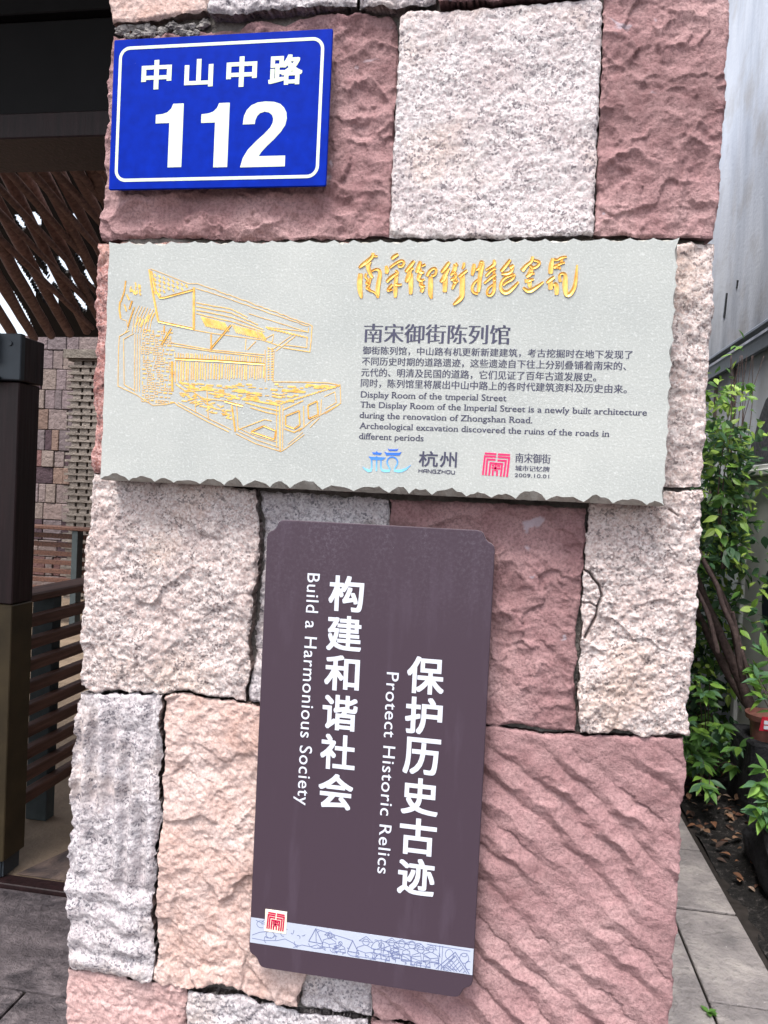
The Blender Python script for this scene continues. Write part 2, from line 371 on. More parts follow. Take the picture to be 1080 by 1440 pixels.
def stone(top, right, bottom, left, mat, kind, seed, lab=None, step=.0017, jit=.0018, off=0.0, edge=.0055, depth=.16, world=False, cracks=None, ext=(0, 0, 0, 0)):
    E = [np.array(q if world else W(q)) for q in (top, right, bottom, left)]
    L = [np.linalg.norm(np.diff(q, axis=0), axis=1).sum() for q in E]
    nu = max(12, int(max(L[0], L[2]) / step)); nv = max(12, int(max(L[1], L[3]) / step))
    def rs(q, n): 
        d = np.r_[0, np.cumsum(np.linalg.norm(np.diff(q, axis=0), axis=1))]; t = np.linspace(0, d[-1], n)
        return np.stack([np.interp(t, d, q[:, 0]), np.interp(t, d, q[:, 1])], 1)
    T, Rt, B, Lf = rs(E[0], nu), rs(E[1], nv), rs(E[2], nu), rs(E[3], nv)
    # share the corners
    for a, b in ((T[0], Lf[0]), (T[-1], Rt[0]), (B[0], Lf[-1]), (B[-1], Rt[-1])):
        m = (a + b) / 2; a[:] = m; b[:] = m
    u = np.linspace(0, 1, nu)[None, :, None]; v = np.linspace(0, 1, nv)[:, None, None]
    g = (1 - v) * T[None] + v * B[None] + (1 - u) * Lf[:, None] + u * Rt[:, None] - ((1 - u) * (1 - v) * T[0] + u * (1 - v) * T[-1] + (1 - u) * v * B[0] + u * v * B[-1])
    X, Z = g[..., 0], g[..., 1]
    X = X + (2 * u[..., 0] - 1) * .0009; Z = Z - (2 * v[..., 0] - 1) * .0009
    Wd, Hd = max(L[0], L[2]), max(L[1], L[3]); uu, vv = u[..., 0], v[..., 0]
    dx = np.minimum(uu, 1 - uu) * Wd + 0 * vv; dz = np.minimum(vv, 1 - vv) * Hd + 0 * uu
    # ragged outline: jitter that dies out inside
    k = np.exp(-np.minimum(dx, dz) / .012)
    jx = jit * fbm(X * 55, Z * 55, seed * 3 + 100, 4, gain=.6) * k; jz = jit * fbm(X * 55 + 7, Z * 55, seed * 3 + 200, 4, gain=.6) * k
    X = X + jx; Z = Z + jz
    h = relief(kind, X, Z, seed) + off
    ew = edge * (.65 + .55 * np.clip(1.6 * fbm(X * 30, Z * 30, seed + 300, 3), -.8, 2.2))
    d = np.minimum(dx, dz) - .3 * np.minimum(np.minimum(dx, dz), .012) * np.exp(-np.abs(dx - dz) / .01)
    q = np.clip(1 - d / ew, 0, 1); h = h - ew * .95 * (1 - np.sqrt(np.maximum(0, 1 - q * q)))
    if cracks:
        for cr, wd, dp in cracks:
            cr = np.array(W(cr)); best = np.full(X.shape, 9.)
            for a, b in zip(cr[:-1], cr[1:]):
                ab = b - a; t = np.clip(((X - a[0]) * ab[0] + (Z - a[1]) * ab[1]) / (ab @ ab), 0, 1)
                best = np.minimum(best, np.hypot(X - a[0] - t * ab[0], Z - a[1] - t * ab[1]))
            h = h - dp * np.exp(-(best / wd) ** 2)
    Y = -h
    V = np.stack([X, Y, Z], -1).reshape(-1, 3)
    I = np.arange(nu * nv).reshape(nv, nu)
    F = np.stack([I[:-1, :-1], I[1:, :-1], I[1:, 1:], I[:-1, 1:]], -1).reshape(-1, 4)
    ring = np.r_[I[0, :-1], I[:-1, -1], I[-1, :0:-1], I[:0:-1, 0]]
    extra = []; fs = []; prev = ring; base = len(V); n = len(ring)
    cen = np.array([X.mean(), Z.mean()])
    lev = [.02, depth * .4, depth]
    for li, yy in enumerate(lev):
        q = V[ring].copy(); q[:, 1] = yy
        q[:, 0] += .0025 * fbm(q[:, 2] * 40, q[:, 1] * 40 + li, seed + 70, 2) * np.sign(cen[0] - q[:, 0]) - .001 * np.sign(q[:, 0] - cen[0])
        q[:, 2] += -.001 * np.sign(q[:, 2] - cen[1])
        extra.append(q); cur = np.arange(base + li * n, base + (li + 1) * n)
        fs.append(np.stack([prev, np.roll(prev, -1), np.roll(cur, -1), cur], -1)[:, ::-1]); prev = cur
    V = np.r_[V, *extra]; F = np.r_[F, *fs]
    o = mk('stone_block', V, [], mat, PIL); me = o.data
    me.clear_geometry(); me.vertices.add(len(V)); me.vertices.foreach_set('co', (V - wloc(PIL)).ravel())
    me.loops.add(F.size); me.loops.foreach_set('vertex_index', F.ravel()); me.polygons.add(len(F))
    me.polygons.foreach_set('loop_start', np.arange(0, F.size, 4)); me.polygons.foreach_set('loop_total', np.full(len(F), 4))
    me.update(calc_edges=True); me.polygons.foreach_set('use_smooth', [True] * len(F)); me.validate()
    if lab: o['label'] = lab
    return o
DEEP = .52
# course above the number plate
stone([(157, -45), (293, -52)], [(293, -52), (291, 16)], [(160, 32), (200, 30), (240, 24), (291, 16)], [(157, -45), (156, 0), (160, 32)], M_PEACH, 'smooth', 1, 'pale peach block at the top left corner', off=.004, depth=DEEP)
stone([(298, -60), (503, -68)], [(503, -68), (502, 12)], [(298, 22), (330, 24), (400, 16), (470, 12), (502, 12)], [(298, -60), (297, 22)], M_GR_G, 'granite', 2, off=.012)
stone([(508, -68), (614, -74)], [(614, -74), (613, 6)], [(507, 14), (560, 15), (613, 6)], [(508, -68), (507, 14)], M_GR_G, 'granite', 3, 'grey block with a mossy underside', off=.010)
stone([(621, -76), (842, -86)], [(842, -86), (840, -6)], [(620, 8), (740, 4), (840, -6)], [(621, -76), (620, 8)], M_RED, 'smooth', 4, off=.012)
# red block behind the number plate
stone([(157, 47), (200, 50), (240, 46), (290, 42), (330, 38), (352, 30), (380, 27), (400, 33), (425, 22), (470, 17), (490, 25), (500, 20), (545, 19), (556, 26)], [(556, 26), (558, 60), (553, 180), (547, 332)],
      [(140, 335), (215, 330), (330, 335), (547, 332)], [(157, 47), (151, 90), (148, 130), (150, 165), (144, 200), (146, 245), (141, 290), (136, 318), (140, 335)], M_RED, 'scallop', 5, 'red sandstone block behind the blue plate', off=-.004, depth=DEEP, jit=.002)
stone([(564, 30), (575, 20), (650, 17), (750, 9), (838, 1), (846, 6)], [(846, 6), (840, 170), (833, 331)], [(549, 334), (700, 336), (833, 331)], [(564, 30), (557, 170), (549, 334)], M_GR_W, 'smooth', 6, 'square white speckled granite block', edge=.006, off=.006)
stone([(852, -78), (1026, -84)], [(1026, -84), (1024, 40), (1021, 80), (1017, 100), (1019, 140), (1014, 190), (1011, 260), (1003, 334)], [(836, 330), (900, 333), (950, 333), (1003, 334)], [(852, -78), (848, 60), (841, 240), (836, 330)], M_RED, 'scallop', 7, 'red sandstone block beside the alley wall', depth=DEEP, off=.004)
# course behind the pale plaque
stone([(139, 343), (330, 342), (498, 342)], [(498, 342), (494, 520), (490, 690)], [(131, 664), (300, 680), (490, 690)], [(139, 343), (136, 380), (133, 440), (137, 480), (131, 540), (134, 600), (129, 640), (131, 664)], M_RGRAN, 'granite', 8, 'reddish block peeping out left of the plaque', depth=DEEP, step=.0026, jit=.003)
stone([(505, 342), (795, 341)], [(795, 341), (790, 690)], [(497, 690), (790, 694)], [(505, 342), (497, 690)], M_GR_W, 'smooth', 9, step=.006)
stone([(802, 341), (1004, 342)], [(1004, 342), (1002, 400), (1003, 440), (996, 520), (992, 600), (984, 684)], [(796, 683), (984, 684)], [(802, 341), (796, 683)], M_GR_P, 'granite', 10, depth=DEEP, step=.0022)
# course behind the top of the brown board
stone([(136, 668), (250, 676), (361, 690)], [(361, 690), (366, 740), (364, 790), (358, 830), (358, 860), (351, 890), (352, 940), (346, 972), (346, 984)], [(118, 962), (140, 972), (160, 968), (190, 970), (240, 974), (268, 966), (280, 974), (320, 978), (346, 984)],
      [(136, 668), (132, 700), (126, 760), (124, 830), (119, 900), (118, 962)], M_GR_P, 'granite', 11, 'big speckled granite block left of the brown board', depth=DEEP, off=.010, jit=.0026)
stone([(366, 692), (450, 697), (546, 704)], [(546, 704), (540, 1008)], [(350, 984), (366, 990), (540, 1008)], [(366, 692), (371, 740), (369, 790), (363, 830), (363, 860), (356, 890), (357, 940), (350, 975), (350, 984)], M_GR_G, 'granite', 12, jit=.003, off=-.002)
stone([(550, 703), (690, 709), (824, 716)], [(824, 716), (819, 790), (815, 850), (808, 880), (810, 930), (806, 960), (810, 1000), (808, 1027)], [(545, 1012), (650, 1016), (690, 1017), (730, 1018), (780, 1028), (808, 1027)], [(550, 703), (545, 1012)], M_RED, 'scallop', 13, 'red sandstone block right of the brown board', off=.002)
stone([(829, 697), (900, 693), (984, 690)], [(984, 690), (983, 760), (978, 830), (978, 880), (970, 940), (964, 1000), (967, 1031)], [(815, 1026), (840, 1030), (865, 1026), (880, 1028), (900, 1033), (940, 1030), (967, 1031)],
      [(829, 697), (823, 780), (821, 830), (819, 880), (815, 940), (813, 980), (815, 1026)], M_GR_P, 'granite', 14, 'granite block with a cracked left edge', depth=DEEP, off=.008, jit=.0026,
      cracks=[([(819, 800), (829, 805), (834, 814), (842, 822), (846, 838), (840, 851), (838, 866), (830, 880), (822, 896)], .0011, .016), ([(820, 848), (829, 847), (840, 853)], .0009, .010), ([(940, 716), (952, 726)], .001, .006)], step=.0012)
# course behind the lower half of the brown board
stone([(116, 972), (150, 976), (190, 974), (231, 976)], [(231, 976), (229, 1020), (232, 1045), (226, 1090), (228, 1140), (221, 1200), (224, 1220), (218, 1260), (216, 1300), (221, 1330), (216, 1372)], [(105, 1360), (150, 1366), (190, 1368), (205, 1377), (216, 1372)],
      [(116, 972), (113, 990), (108, 1060), (103, 1110), (106, 1160), (100, 1200), (98, 1260), (103, 1290), (98, 1330), (105, 1360)], M_GR_G, 'vgroove', 15, 'narrow grey granite block with upright chisel grooves', depth=DEEP, off=.010, jit=.003)
stone([(236, 978), (260, 974), (300, 983), (330, 984), (366, 993), (470, 1003)], [(470, 1003), (450, 1200), (445, 1340), (419, 1396), (419, 1410)], [(217, 1371), (230, 1379), (250, 1386), (280, 1386), (315, 1375), (338, 1388), (355, 1398), (390, 1407), (419, 1410)],
      [(236, 978), (234, 1020), (238, 1050), (231, 1090), (233, 1140), (226, 1200), (229, 1220), (223, 1260), (221, 1300), (226, 1330), (217, 1371)], M_PEACH, 'flake', 16, 'peach block with flaky ledges beside the brown board', off=.008, jit=.0024)
stone([(424, 1330), (523, 1340)], [(523, 1340), (521, 1427)], [(424, 1417), (470, 1424), (521, 1427)], [(424, 1330), (424, 1417)], M_GR_G, 'granite', 17, off=.002)
stone([(478, 1008), (660, 1019), (700, 1022), (760, 1032), (850, 1034), (958, 1037)], [(958, 1037), (963, 1080), (957, 1130), (954, 1170), (955, 1210), (950, 1270), (950, 1310), (944, 1345), (946, 1380), (938, 1440)], [(527, 1428), (600, 1440), (700, 1447), (938, 1440)],
      [(478, 1008), (500, 1200), (527, 1428)], M_REDP, 'diag', 18, 'large pink sandstone block cut with slanting chisel grooves', depth=DEEP, off=.004)
# lowest courses, partly below the picture
stone([(98, 1361), (130, 1368), (200, 1378), (262, 1386)], [(262, 1386), (258, 1500)], [(93, 1470), (258, 1500)], [(98, 1361), (96, 1400), (97, 1440), (93, 1470)], M_PINK, 'flake', 19, 'pale pink block at the lower left corner', depth=DEEP, off=.006)
stone([(266, 1393), (340, 1400), (390, 1416), (420, 1424), (517, 1433)], [(517, 1433), (512, 1560)], [(262, 1500), (512, 1560)], [(266, 1393), (262, 1500)], M_GR_G, 'granite', 20, off=.004)
stone([(524, 1434), (600, 1446), (700, 1453), (937, 1447)], [(937, 1447), (928, 1600)], [(518, 1562), (928, 1600)], [(524, 1434), (518, 1562)], M_REDP, 'scallop', 21, off=.004, step=.004)
def wq(x0, x1, z0, z1): return [(x0, z1), (x1, z1)], [(x1, z1), (x1, z0)], [(x0, z0), (x1, z0)], [(x0, z1), (x0, z0)]
for i, (x0, x1, z0, z1, mt) in enumerate([(-.56, -.24, .33, .634, M_RED), (-.236, .232, .33, .636, M_GR_P), (-.56, -.05, .0, .326, M_GR_G), (-.046, .235, .0, .326, M_PEACH), (-.555, -.25, 2.146, 2.6, M_RED), (-.245, .24, 2.146, 2.6, M_GR_W)]):
    stone(*wq(x0, x1, z0, z1), mt, 'granite', 30 + i, world=True, step=.005, depth=DEEP)
mb = MB(); mb.box((-.50, .545, 0), (.18, 7.2, 4.2)); mb.build('unseen_shade_wall', M_MORTAR, PIL)  # first box: unseen wall behind the pillar, added to darken the alley
mb = MB(); mb.box((-.53, .011, 0), (.226, .54, 2.68)); mb.build('mortar_core', M_MORTAR, PIL)
# lumpy mortar squeezed out of the joint above the number plate
mb = MB(); rr = random.Random(3)
for i in range(60):
    t = rr.random(); px = 161 + 128 * t; py = 39 - 7 * t + rr.uniform(-5, 12); q = P(px, py, 0)
    r = rr.uniform(.002, .0065); n1, n2 = 7, 5; v = []
    for a in range(n2):
        for b in range(n1):
            th = math.pi * (a + .5) / n2; ph = 2 * math.pi * b / n1; k = r * rr.uniform(.7, 1.35)
            v.append((q[0] + 1.3 * k * math.sin(th) * math.cos(ph), .004 + k * .8 * math.sin(th) * math.sin(ph) + rr.uniform(0, .002), q[2] + k * .8 * math.cos(th)))
    f = [(a * n1 + b, a * n1 + (b + 1) % n1, (a + 1) * n1 + (b + 1) % n1, (a + 1) * n1 + b) for a in range(n2 - 1) for b in range(n1)] + [tuple(range(n1))[::-1], tuple(range((n2 - 1) * n1, n2 * n1))]
    mb.add(v, f)
mb.build('mortar_lump', M_MORTAR_L, PIL, smooth=False)

# ================================================================== BLUE NUMBER PLATE
YB = -.015
q = NT('blue_enamel'); co = q.co(); n_ = q.noise(co, 60, 4); sp = q.noise(co, 420, 2)
q.col(q.mix(q.ramp(sp, [(.795, 0.), (.80, 1.)]), q.mix(q.ramp(n_, [(.35, 0.), (.7, 1.)]), S(0, 32, 138), S(0, 38, 156)), S(190, 196, 220))); q.rough(.6); q.b.inputs['Specular IOR Level'].default_value = .05
M_BLUE = q.m
M_CREAM = plain('cream_reflective_film', S(204, 215, 188), .5, .3, var=.03)
a, b = P(160, 55, YB), P(460, 262, YB); b0 = P(153, 266, YB); a1 = P(466, 41, YB)
bx0, bx1, bz0, bz1 = (a[0] + b0[0]) / 2, (a1[0] + b[0]) / 2, (b[2] + b0[2]) / 2, (a[2] + a1[2]) / 2
BP = empty('house_number_plate', ((bx0 + bx1) / 2, YB, bz0)); tag(BP, 'blue rectangular street number plate reading 112 with cream border, fixed to red stone', 'sign')
def rrect(x0, x1, z0, z1, r, n=7):
    o = []
    for cx, cz, a0 in ((x1 - r, z1 - r, 0), (x0 + r, z1 - r, 90), (x0 + r, z0 + r, 180), (x1 - r, z0 + r, 270)):
        for k in range(n): t = math.radians(a0 + 90 * k / (n - 1)); o.append((cx + r * math.cos(t), cz + r * math.sin(t)))
    return o
mb = MB(); prism(mb, [(x, z) for x, z in rrect(bx0 + .0006, bx1 - .0006, bz0 + .0006, bz1 - .0006, .0015, 3)][::-1], YB + .0009, .0009, rrect(bx0, bx1, bz0, bz1, .002, 3)[::-1])
prism(mb, rrect(bx0, bx1, bz0, bz1, .002, 3)[::-1], YB + .0032, .0023)
mb.build('plate_panel', M_BLUE, BP)
M_ZINC = plain('zinc', S(120, 122, 126), .5, .5, .6)
for sx in (bx0 + .03, bx1 - .03):
    for sz in (bz0 + .03, bz1 - .03): mb = MB(); mb.tube([(sx, YB + .0033, sz), (sx, .012, sz)], .006, 10); mb.build('spacer', M_ZINC, BP)
mm = .94 / 1040 * .985
ri = rrect(bx0 + 11.5 * mm, bx1 - 13.5 * mm, bz0 + 13.5 * mm, bz1 - 13.5 * mm, 15 * mm, 8)
mb = MB(); ribbon(mb, np.array(ri), 2.3 * mm, YB, .0003, close=True); mb.build('border_line', M_CREAM, BP)
mb = MB()
def boxpx(l, t, r, btm, Y): A = P(l, t, Y); B = P(r, btm, Y); return A[0], B[2], B[0], A[2]
for ch, bb in (('中', (200.5, 85.5, 240, 125)), ('山', (261, 84, 298.5, 121.5)), ('中', (320, 80.5, 360, 121.5)), ('路', (379.5, 78, 424, 118.5))):
    x0, z0, x1, z1 = boxpx(*bb, YB); letter(mb, ch, x0 - .0006, z0, x1 + .0006, z1, YB, offset=.030)
mb.build('lettering', M_CREAM, BP)
mb = MB()
for l, t, r, btm in ((220, 147, 255, 235), (284, 146, 319.5, 235)):
    x0, z0, x1, z1 = boxpx(l, t, r, btm, YB); w_, h_ = x1 - x0, z1 - z0
    pts = [(1, 0), (1, 1), (.62, 1), (.55, .925), (.42, .87), (.25, .845), (0, .835), (0, .70), (.50, .70), (.50, 0)]
    prism(mb, [(x0 + u * w_, z0 + v * h_) for u, v in pts][::-1], YB, .0003)
x0, z0, x1, z1 = boxpx(341.5, 144, 400.5, 234, YB); w_, h_ = x1 - x0, z1 - z0
two = [(0, 0), (1, 0), (1, .165), (.41, .165), (.46, .225), (.57, .31), (.73, .415), (.88, .53), (.97, .63), (1, .73), (.985, .82), (.93, .895), (.84, .955), (.70, .99), (.52, 1.0), (.34, .99), (.20, .95), (.10, .88), (.04, .79), (.02, .66), (.29, .66), (.30, .72), (.335, .78), (.40, .825), (.50, .845), (.60, .83), (.67, .79), (.70, .73), (.69, .67), (.64, .60), (.52, .51), (.34, .40), (.16, .27), (.05, .14)]
prism(mb, [(x0 + u * w_, z0 + v * h_) for u, v in two][::-1], YB, .0003)
mb.build('numeral', M_CREAM, BP)

# ================================================================== PALE STONE PLAQUE
YP = -.044
q = NT('pale_slate'); co = q.co(); n_ = q.noise(co, 7, 4); sp = q.noise(co, 300, 3, .7); s2 = q.noise(co, 130, 3, .7)
base = q.mix(q.ramp(n_, [(.35, 0.), (.7, 1.)]), S(158, 161, 158), S(170, 172, 168)); base = q.mix(q.ramp(sp, [(.52, 0.), (.72, .45)]), base, S(205, 208, 206)); base = q.mix(q.ramp(s2, [(.62, 0.), (.72, .35)]), base, S(212, 214, 212))
q.col(base); q.rough(.62); q.bump(q.noise(co, 420, 3), .0004); M_PLQ = q.m
q = NT('broken_slate'); co = q.co(); n_ = q.noise(co, 40, 5); q.col(q.ramp(n_, [(.3, S(142, 138, 129)), (.7, S(176, 174, 167))])); q.bump(q.noise(co, 140, 5), .003); M_PLQE = q.m
tl, tr, br, bl = P(152, 341, YP), P(956, 333, YP), P(934, 711, YP), P(142, 674, YP)
px0, px1, pz0, pz1 = (tl[0] + bl[0]) / 2, (tr[0] + br[0]) / 2, (br[2] + bl[2]) / 2, (tl[2] + tr[2]) / 2
PQ = empty('stone_plaque', ((px0 + px1) / 2, YP, pz0)); tag(PQ, 'wide pale grey stone plaque with chipped edges, gilt building drawing and dark lettering', 'plaque')
rr = random.Random(21); front = []; mid = []
def scallops(a, b, per, depth, nrm, prot):
    a, b = np.array(a), np.array(b); L = np.linalg.norm(b - a); d = (b - a) / L; t = 0
    while t < L - 1e-4:
        p_ = min(per * rr.uniform(.7, 1.35), L - t); dp = depth * rr.uniform(.55, 1.25)
        if L - t - p_ < per * .4: p_ = L - t
        for k in range(7):
            s = k / 7; prof = abs(math.sin(math.pi * s)) ** .8 * dp * (1 + .25 * rr.uniform(-1, 1) * (0 < k < 7))
            pt = a + d * (t + p_ * s); front.append(pt - nrm * prof); mid.append(pt + nrm * prot * rr.uniform(.7, 1.2))
        t += p_
scallops((px0, pz1), (px0, pz0), .05, .0012, np.array([-1., 0]), .0005)
scallops((px0, pz0), (px1, pz0), .034, .0085, np.array([0, -1.]), .001)
scallops((px1, pz0), (px1, pz1), .03, .0032, np.array([1., 0]), .0004)
scallops((px1, pz1), (px0, pz1), .026, .0042, np.array([0, 1.]), .0008)
n = len(front); front = np.array(front); mid = np.array(mid)
mb = MB(); mb.add([(x, YP, z) for x, z in front], [tuple(range(n))]); mb.build('plaque_face', M_PLQ, PQ)
v = [(x, YP, z) for x, z in front]; ym = []
for i in range(n): v.append((mid[i][0], YP + .012 + .002 * math.sin(i * 1.7), mid[i][1]))
for i in range(n): v.append((mid[i][0], -.012, mid[i][1]))
f = [(i, i + n, (i + 1) % n + n, (i + 1) % n) for i in range(n)] + [(i + n, i + 2 * n, (i + 1) % n + 2 * n, (i + 1) % n + n) for i in range(n)] + [tuple(range(3 * n - 1, 2 * n - 1, -1))]
mk('broken_edge', v, f, M_PLQE, PQ)
for sx in (px0 + .12, px1 - .12): mb = MB(); mb.tube([(sx, -.013, (pz0 + pz1) / 2), (sx, .015, (pz0 + pz1) / 2)], .012, 10); mb.build('fixing', M_MORTAR, PQ)
q = NT('gold_paint'); q.col(q.ramp(q.noise(q.co(), 120, 4), [(.3, S(216, 156, 66)), (.7, S(246, 204, 116))])); q.rough(.42); q.b.inputs['Metallic'].default_value = .35; q.b.inputs['Specular IOR Level'].default_value = .5; M_GOLD = q.m
M_INK = plain('slate_ink', S(70, 70, 88), .6, .2, var=.06)
# --- brush lettering, cut and gilt
CA = (495, 350, 9.818); CB = (600, 350, 9.818); CC = (705, 350, 9.391)
STROKES = [
 (CA, [[(290,55,18),(290,100,22),(230,160,25),(150,215,25),(95,265,13)],[(300,100,15),(355,105,11)],[(240,170,33),(215,230,28),(240,310,24),(270,380,20),(290,400,13)],[(120,340,26),(110,420,33),(105,520,32),(120,620,27),(135,685,10)],
  [(270,310,13),(330,280,15),(380,290,20),(390,350,24),(370,450,27),(355,560,27),(355,640,24),(360,680,10)],[(200,340,15),(180,390,13),(230,430,16),(190,480,15),(250,490,16),(190,540,16),(250,570,13),(240,595,9)],[(260,400,15),(240,480,13),(235,570,11),(320,600,13),(355,660,11)],
  [(640,75,18),(590,100,25),(545,140,20)],[(470,235,15),(485,290,30),(475,345,18)],[(520,265,15),(600,200,17),(690,155,17),(725,185,15),(700,240,18),(650,250,17),(640,215,9)],[(600,295,13),(640,330,18),(600,350,19),(530,400,26),(475,460,18)],
  [(620,330,20),(610,420,24),(600,500,24),(600,600,26),(600,675,14)],[(560,490,18),(510,540,20),(490,585,16),(560,560,14)],[(600,490,18),(650,500,18),(690,490,12)],
  [(860,165,18),(810,230,27),(735,320,18)],[(850,265,16),(800,290,22),(780,390,32),(745,460,20)],[(810,340,27),(815,480,29),(810,630,20)],[(945,170,18),(920,250,28),(890,330,20)],[(1015,215,15),(960,240,17)],[(930,270,24),(950,330,26),(1000,320,11)],
  [(940,340,26),(910,420,24),(960,440,20),(1005,420,11)],[(950,440,24),(960,520,24),(1010,510,13)],[(930,490,13),(985,540,24),(955,600,22)]]),
 (CB, [[(0,380,20),(40,300,20),(110,260,17),(140,300,15),(110,370,18),(60,370,16)],[(55,380,24),(55,500,31),(50,620,29),(70,690,12)],[(315,180,17),(270,240,27),(200,330,18)],[(310,270,16),(270,330,24),(240,400,32),(190,460,18)],[(260,370,27),(255,480,30),(250,600,24)],
  [(395,200,18),(430,240,13)],[(395,210,24),(385,300,28),(330,370,16)],[(400,330,18),(350,340,15)],[(390,330,20),(410,390,17),(330,430,20)],[(400,400,24),(380,470,24),(440,440,11)],[(400,450,24),(350,560,14)],[(515,190,15),(515,235,18),(490,280,11)],[(560,295,17),(500,340,22),(440,390,16)],
  [(490,350,28),(495,450,31),(490,560,31),(490,660,30),(430,720,28),(365,775,12)],[(655,205,17),(645,290,28),(625,370,14)],[(680,290,15),(720,280,18),(755,165,22),(770,210,28),(745,320,28),(730,420,24),(725,520,24),(710,600,18)],[(715,420,13),(650,470,17),(620,550,17),(650,610,15),(710,620,16)],
  [(930,150,13),(935,210,26),(900,240,18),(810,295,11)],[(960,275,13),(910,280,18),(810,380,16)],[(960,355,13),(920,370,20),(790,480,13)],[(960,430,13),(930,430,20)],[(925,240,15),(935,430,18),(935,520,20),(925,600,20),(880,650,17),(830,630,15),(840,550,15),(920,490,13)]]),
 (CC, [[(120,140,17),(60,220,23),(-8,300,20)],[(165,215,15),(110,250,26)],[(150,230,18),(130,310,20),(60,330,22),(0,330,13)],[(170,340,20),(150,400,18),(70,440,15),(20,480,16)],[(180,335,13),(60,370,18),(0,430,17),(-15,510,18),(20,570,25),(80,580,25),(150,520,22),(230,435,12)],
  [(415,100,17),(400,170,18),(330,215,20),(270,290,28)],[(430,150,15),(510,170,17),(490,220,17),(420,260,18),(380,220,16)],[(400,250,24),(380,330,30),(330,370,18)],[(440,325,13),(380,330,17)],[(430,400,13),(350,420,22)],[(380,400,20),(370,480,26),(390,510,11)],[(330,400,22),(330,450,16)],[(285,510,13),(360,570,26),(460,510,22),(560,435,10)],
  [(680,125,17),(655,220,28),(650,330,24)],[(690,140,17),(740,150,13),(790,115,17),(865,105,11)],[(700,235,18),(790,190,15),(840,180,11)],[(800,130,15),(790,190,13)],[(690,240,20),(770,240,15),(760,270,18)],[(700,370,18),(640,410,24),(595,450,13)],[(650,430,26),(650,540,24)],[(690,460,24),(730,480,28),(730,610,20)],
  [(780,440,17),(760,350,15),(800,320,15),(850,335,18),(840,450,30),(845,560,26),(870,620,26),(930,580,24),(975,480,22),(990,330,15),(1000,210,9)]])]
mb = MB()
kk = 0
for (ox, oy, sc), strokes in STROKES:
    for st in strokes:
        kk += 1
        st = smoothpl(np.array(st, float), 2); c_ = W([(ox + x / sc, oy + y / sc) for x, y, _ in st], YP)
        hw = st[:, 2] / sc * .94 / 1040 * 1.06; hw[0] *= .6; hw[-1] *= .5
        groove(mb, c_, hw, YP - .00002 * (kk % 5), .0013)
mb.build('gilt_calligraphy', M_GOLD, PQ, smooth=False)
# --- gilt line drawing of the building
mb = MB(); rr = random.Random(5)
def ln(pts, w=.55, Y=YP): ribbon(mb, np.array(W(pts, Y)), w * .00078, Y, .00035 + rr.random() * .0001)
def gv(pts, w=1.1): p_ = resample(W(pts, YP), .004); groove(mb, p_, np.full(len(p_), w * .0009), YP, .0008)
gv([(210, 379), (214, 405), (222.7, 452)], 1.3); gv([(213, 381), (218, 406), (224.3, 418.5)], 1.1); gv([(224.3, 418.8), (230, 419), (271.5, 407.8)], 1.3); gv([(272.8, 404), (272.6, 463)], 1.5); gv([(222.7, 452), (272, 462.5)], 1.3)
def wave(p, q, n, amp, w=.4):
    pts = []
    for i in range(n + 1):
        t = i / n; pts.append((p[0] + (q[0] - p[0]) * t, p[1] + (q[1] - p[1]) * t + amp * rr.uniform(-1, 1)))
    ln(pts, w)
ln([(212, 378), (240, 389), (265, 399), (279, 399)], .35); wave((279, 399), (439, 458), 36, .7); wave((276, 405), (434, 459), 20, .6)
ln([(439, 458), (437.5, 480), (435.8, 495), (398, 489)], .6); ln([(434, 461), (433.6, 467)], .5); ln([(432, 475), (431.5, 489), (400, 485)], .5); ln([(415, 473), (388, 494)], .5); ln([(410, 472), (384, 491)], .4); ln([(375, 460), (434, 467)], .45)
for k, (y0, y1, x1, y2) in enumerate(((426, 434.5, 348, 446), (431, 440, 363, 456.7), (436, 446, 370, 463), (441, 452, 372, 467))): wave((276, y0), (325, y1), 10, .3, .6); wave((325, y1), (x1, y2), 10, .3, .55)
wave((350, 441), (434, 467), 14, .4)
for i in range(30):
    t = i / 29; x = 283 + 84 * t; y = 445 + 22 * t
    if abs(x - 321) < 4: continue
    ln([(x, y), (x + 7, y + 14 - 3 * t)], rr.uniform(.7, 1.5))
for i in range(14): t = i / 13; ln([(374 + 56 * t, 459.5 + 14 * t), (379 + 54 * t, 463.5 + 12 * t)], 1.0)
gv([(325, 457), (296, 491)], 1.2); gv([(297, 470), (297, 491)], .9); gv([(241, 462), (227, 485)], 1.3); gv([(231, 458), (231, 468)], .9); ln([(346, 477), (345, 492)], .5); ln([(360, 480), (348, 492)], .5)
ln([(272, 464), (300, 469), (368, 478), (395, 487)], .5); ln([(241, 482), (297, 492), (372, 499)], .5); ln([(243, 486), (300, 494.5), (370, 502)], .6); ln([(370, 478), (385, 470), (383, 481), (374, 480)], .45)
gv([(246, 504.5), (310, 507.5), (372, 512)], 1.6)
x = 246
while x < 371:
    y = 505 + .058 * (x - 246)
    if rr.random() < .93: ln([(x, y - 9 + rr.uniform(-1, 1)), (x, y - 3)], rr.uniform(.5, 1.0))
    if rr.random() < .9: ln([(x + .6, y + 3), (x + rr.uniform(-.3, .3), 536 - .03 * (x - 246) + rr.uniform(-2, 2))], rr.uniform(.5, 1.1))
    x += rr.uniform(2.6, 4.8)
gv([(242, 508), (242.5, 550)], 1.3)
ln([(373, 492), (373, 537)], .5); ln([(385.5, 495), (384, 537)], .45); ln([(376, 488), (386, 494)], .4)
for i in range(13):
    for x in (376.5, 381.5): ln([(x, 491 + i * 3.6), (x + 2.4, 490 + i * 3.6)], .9)
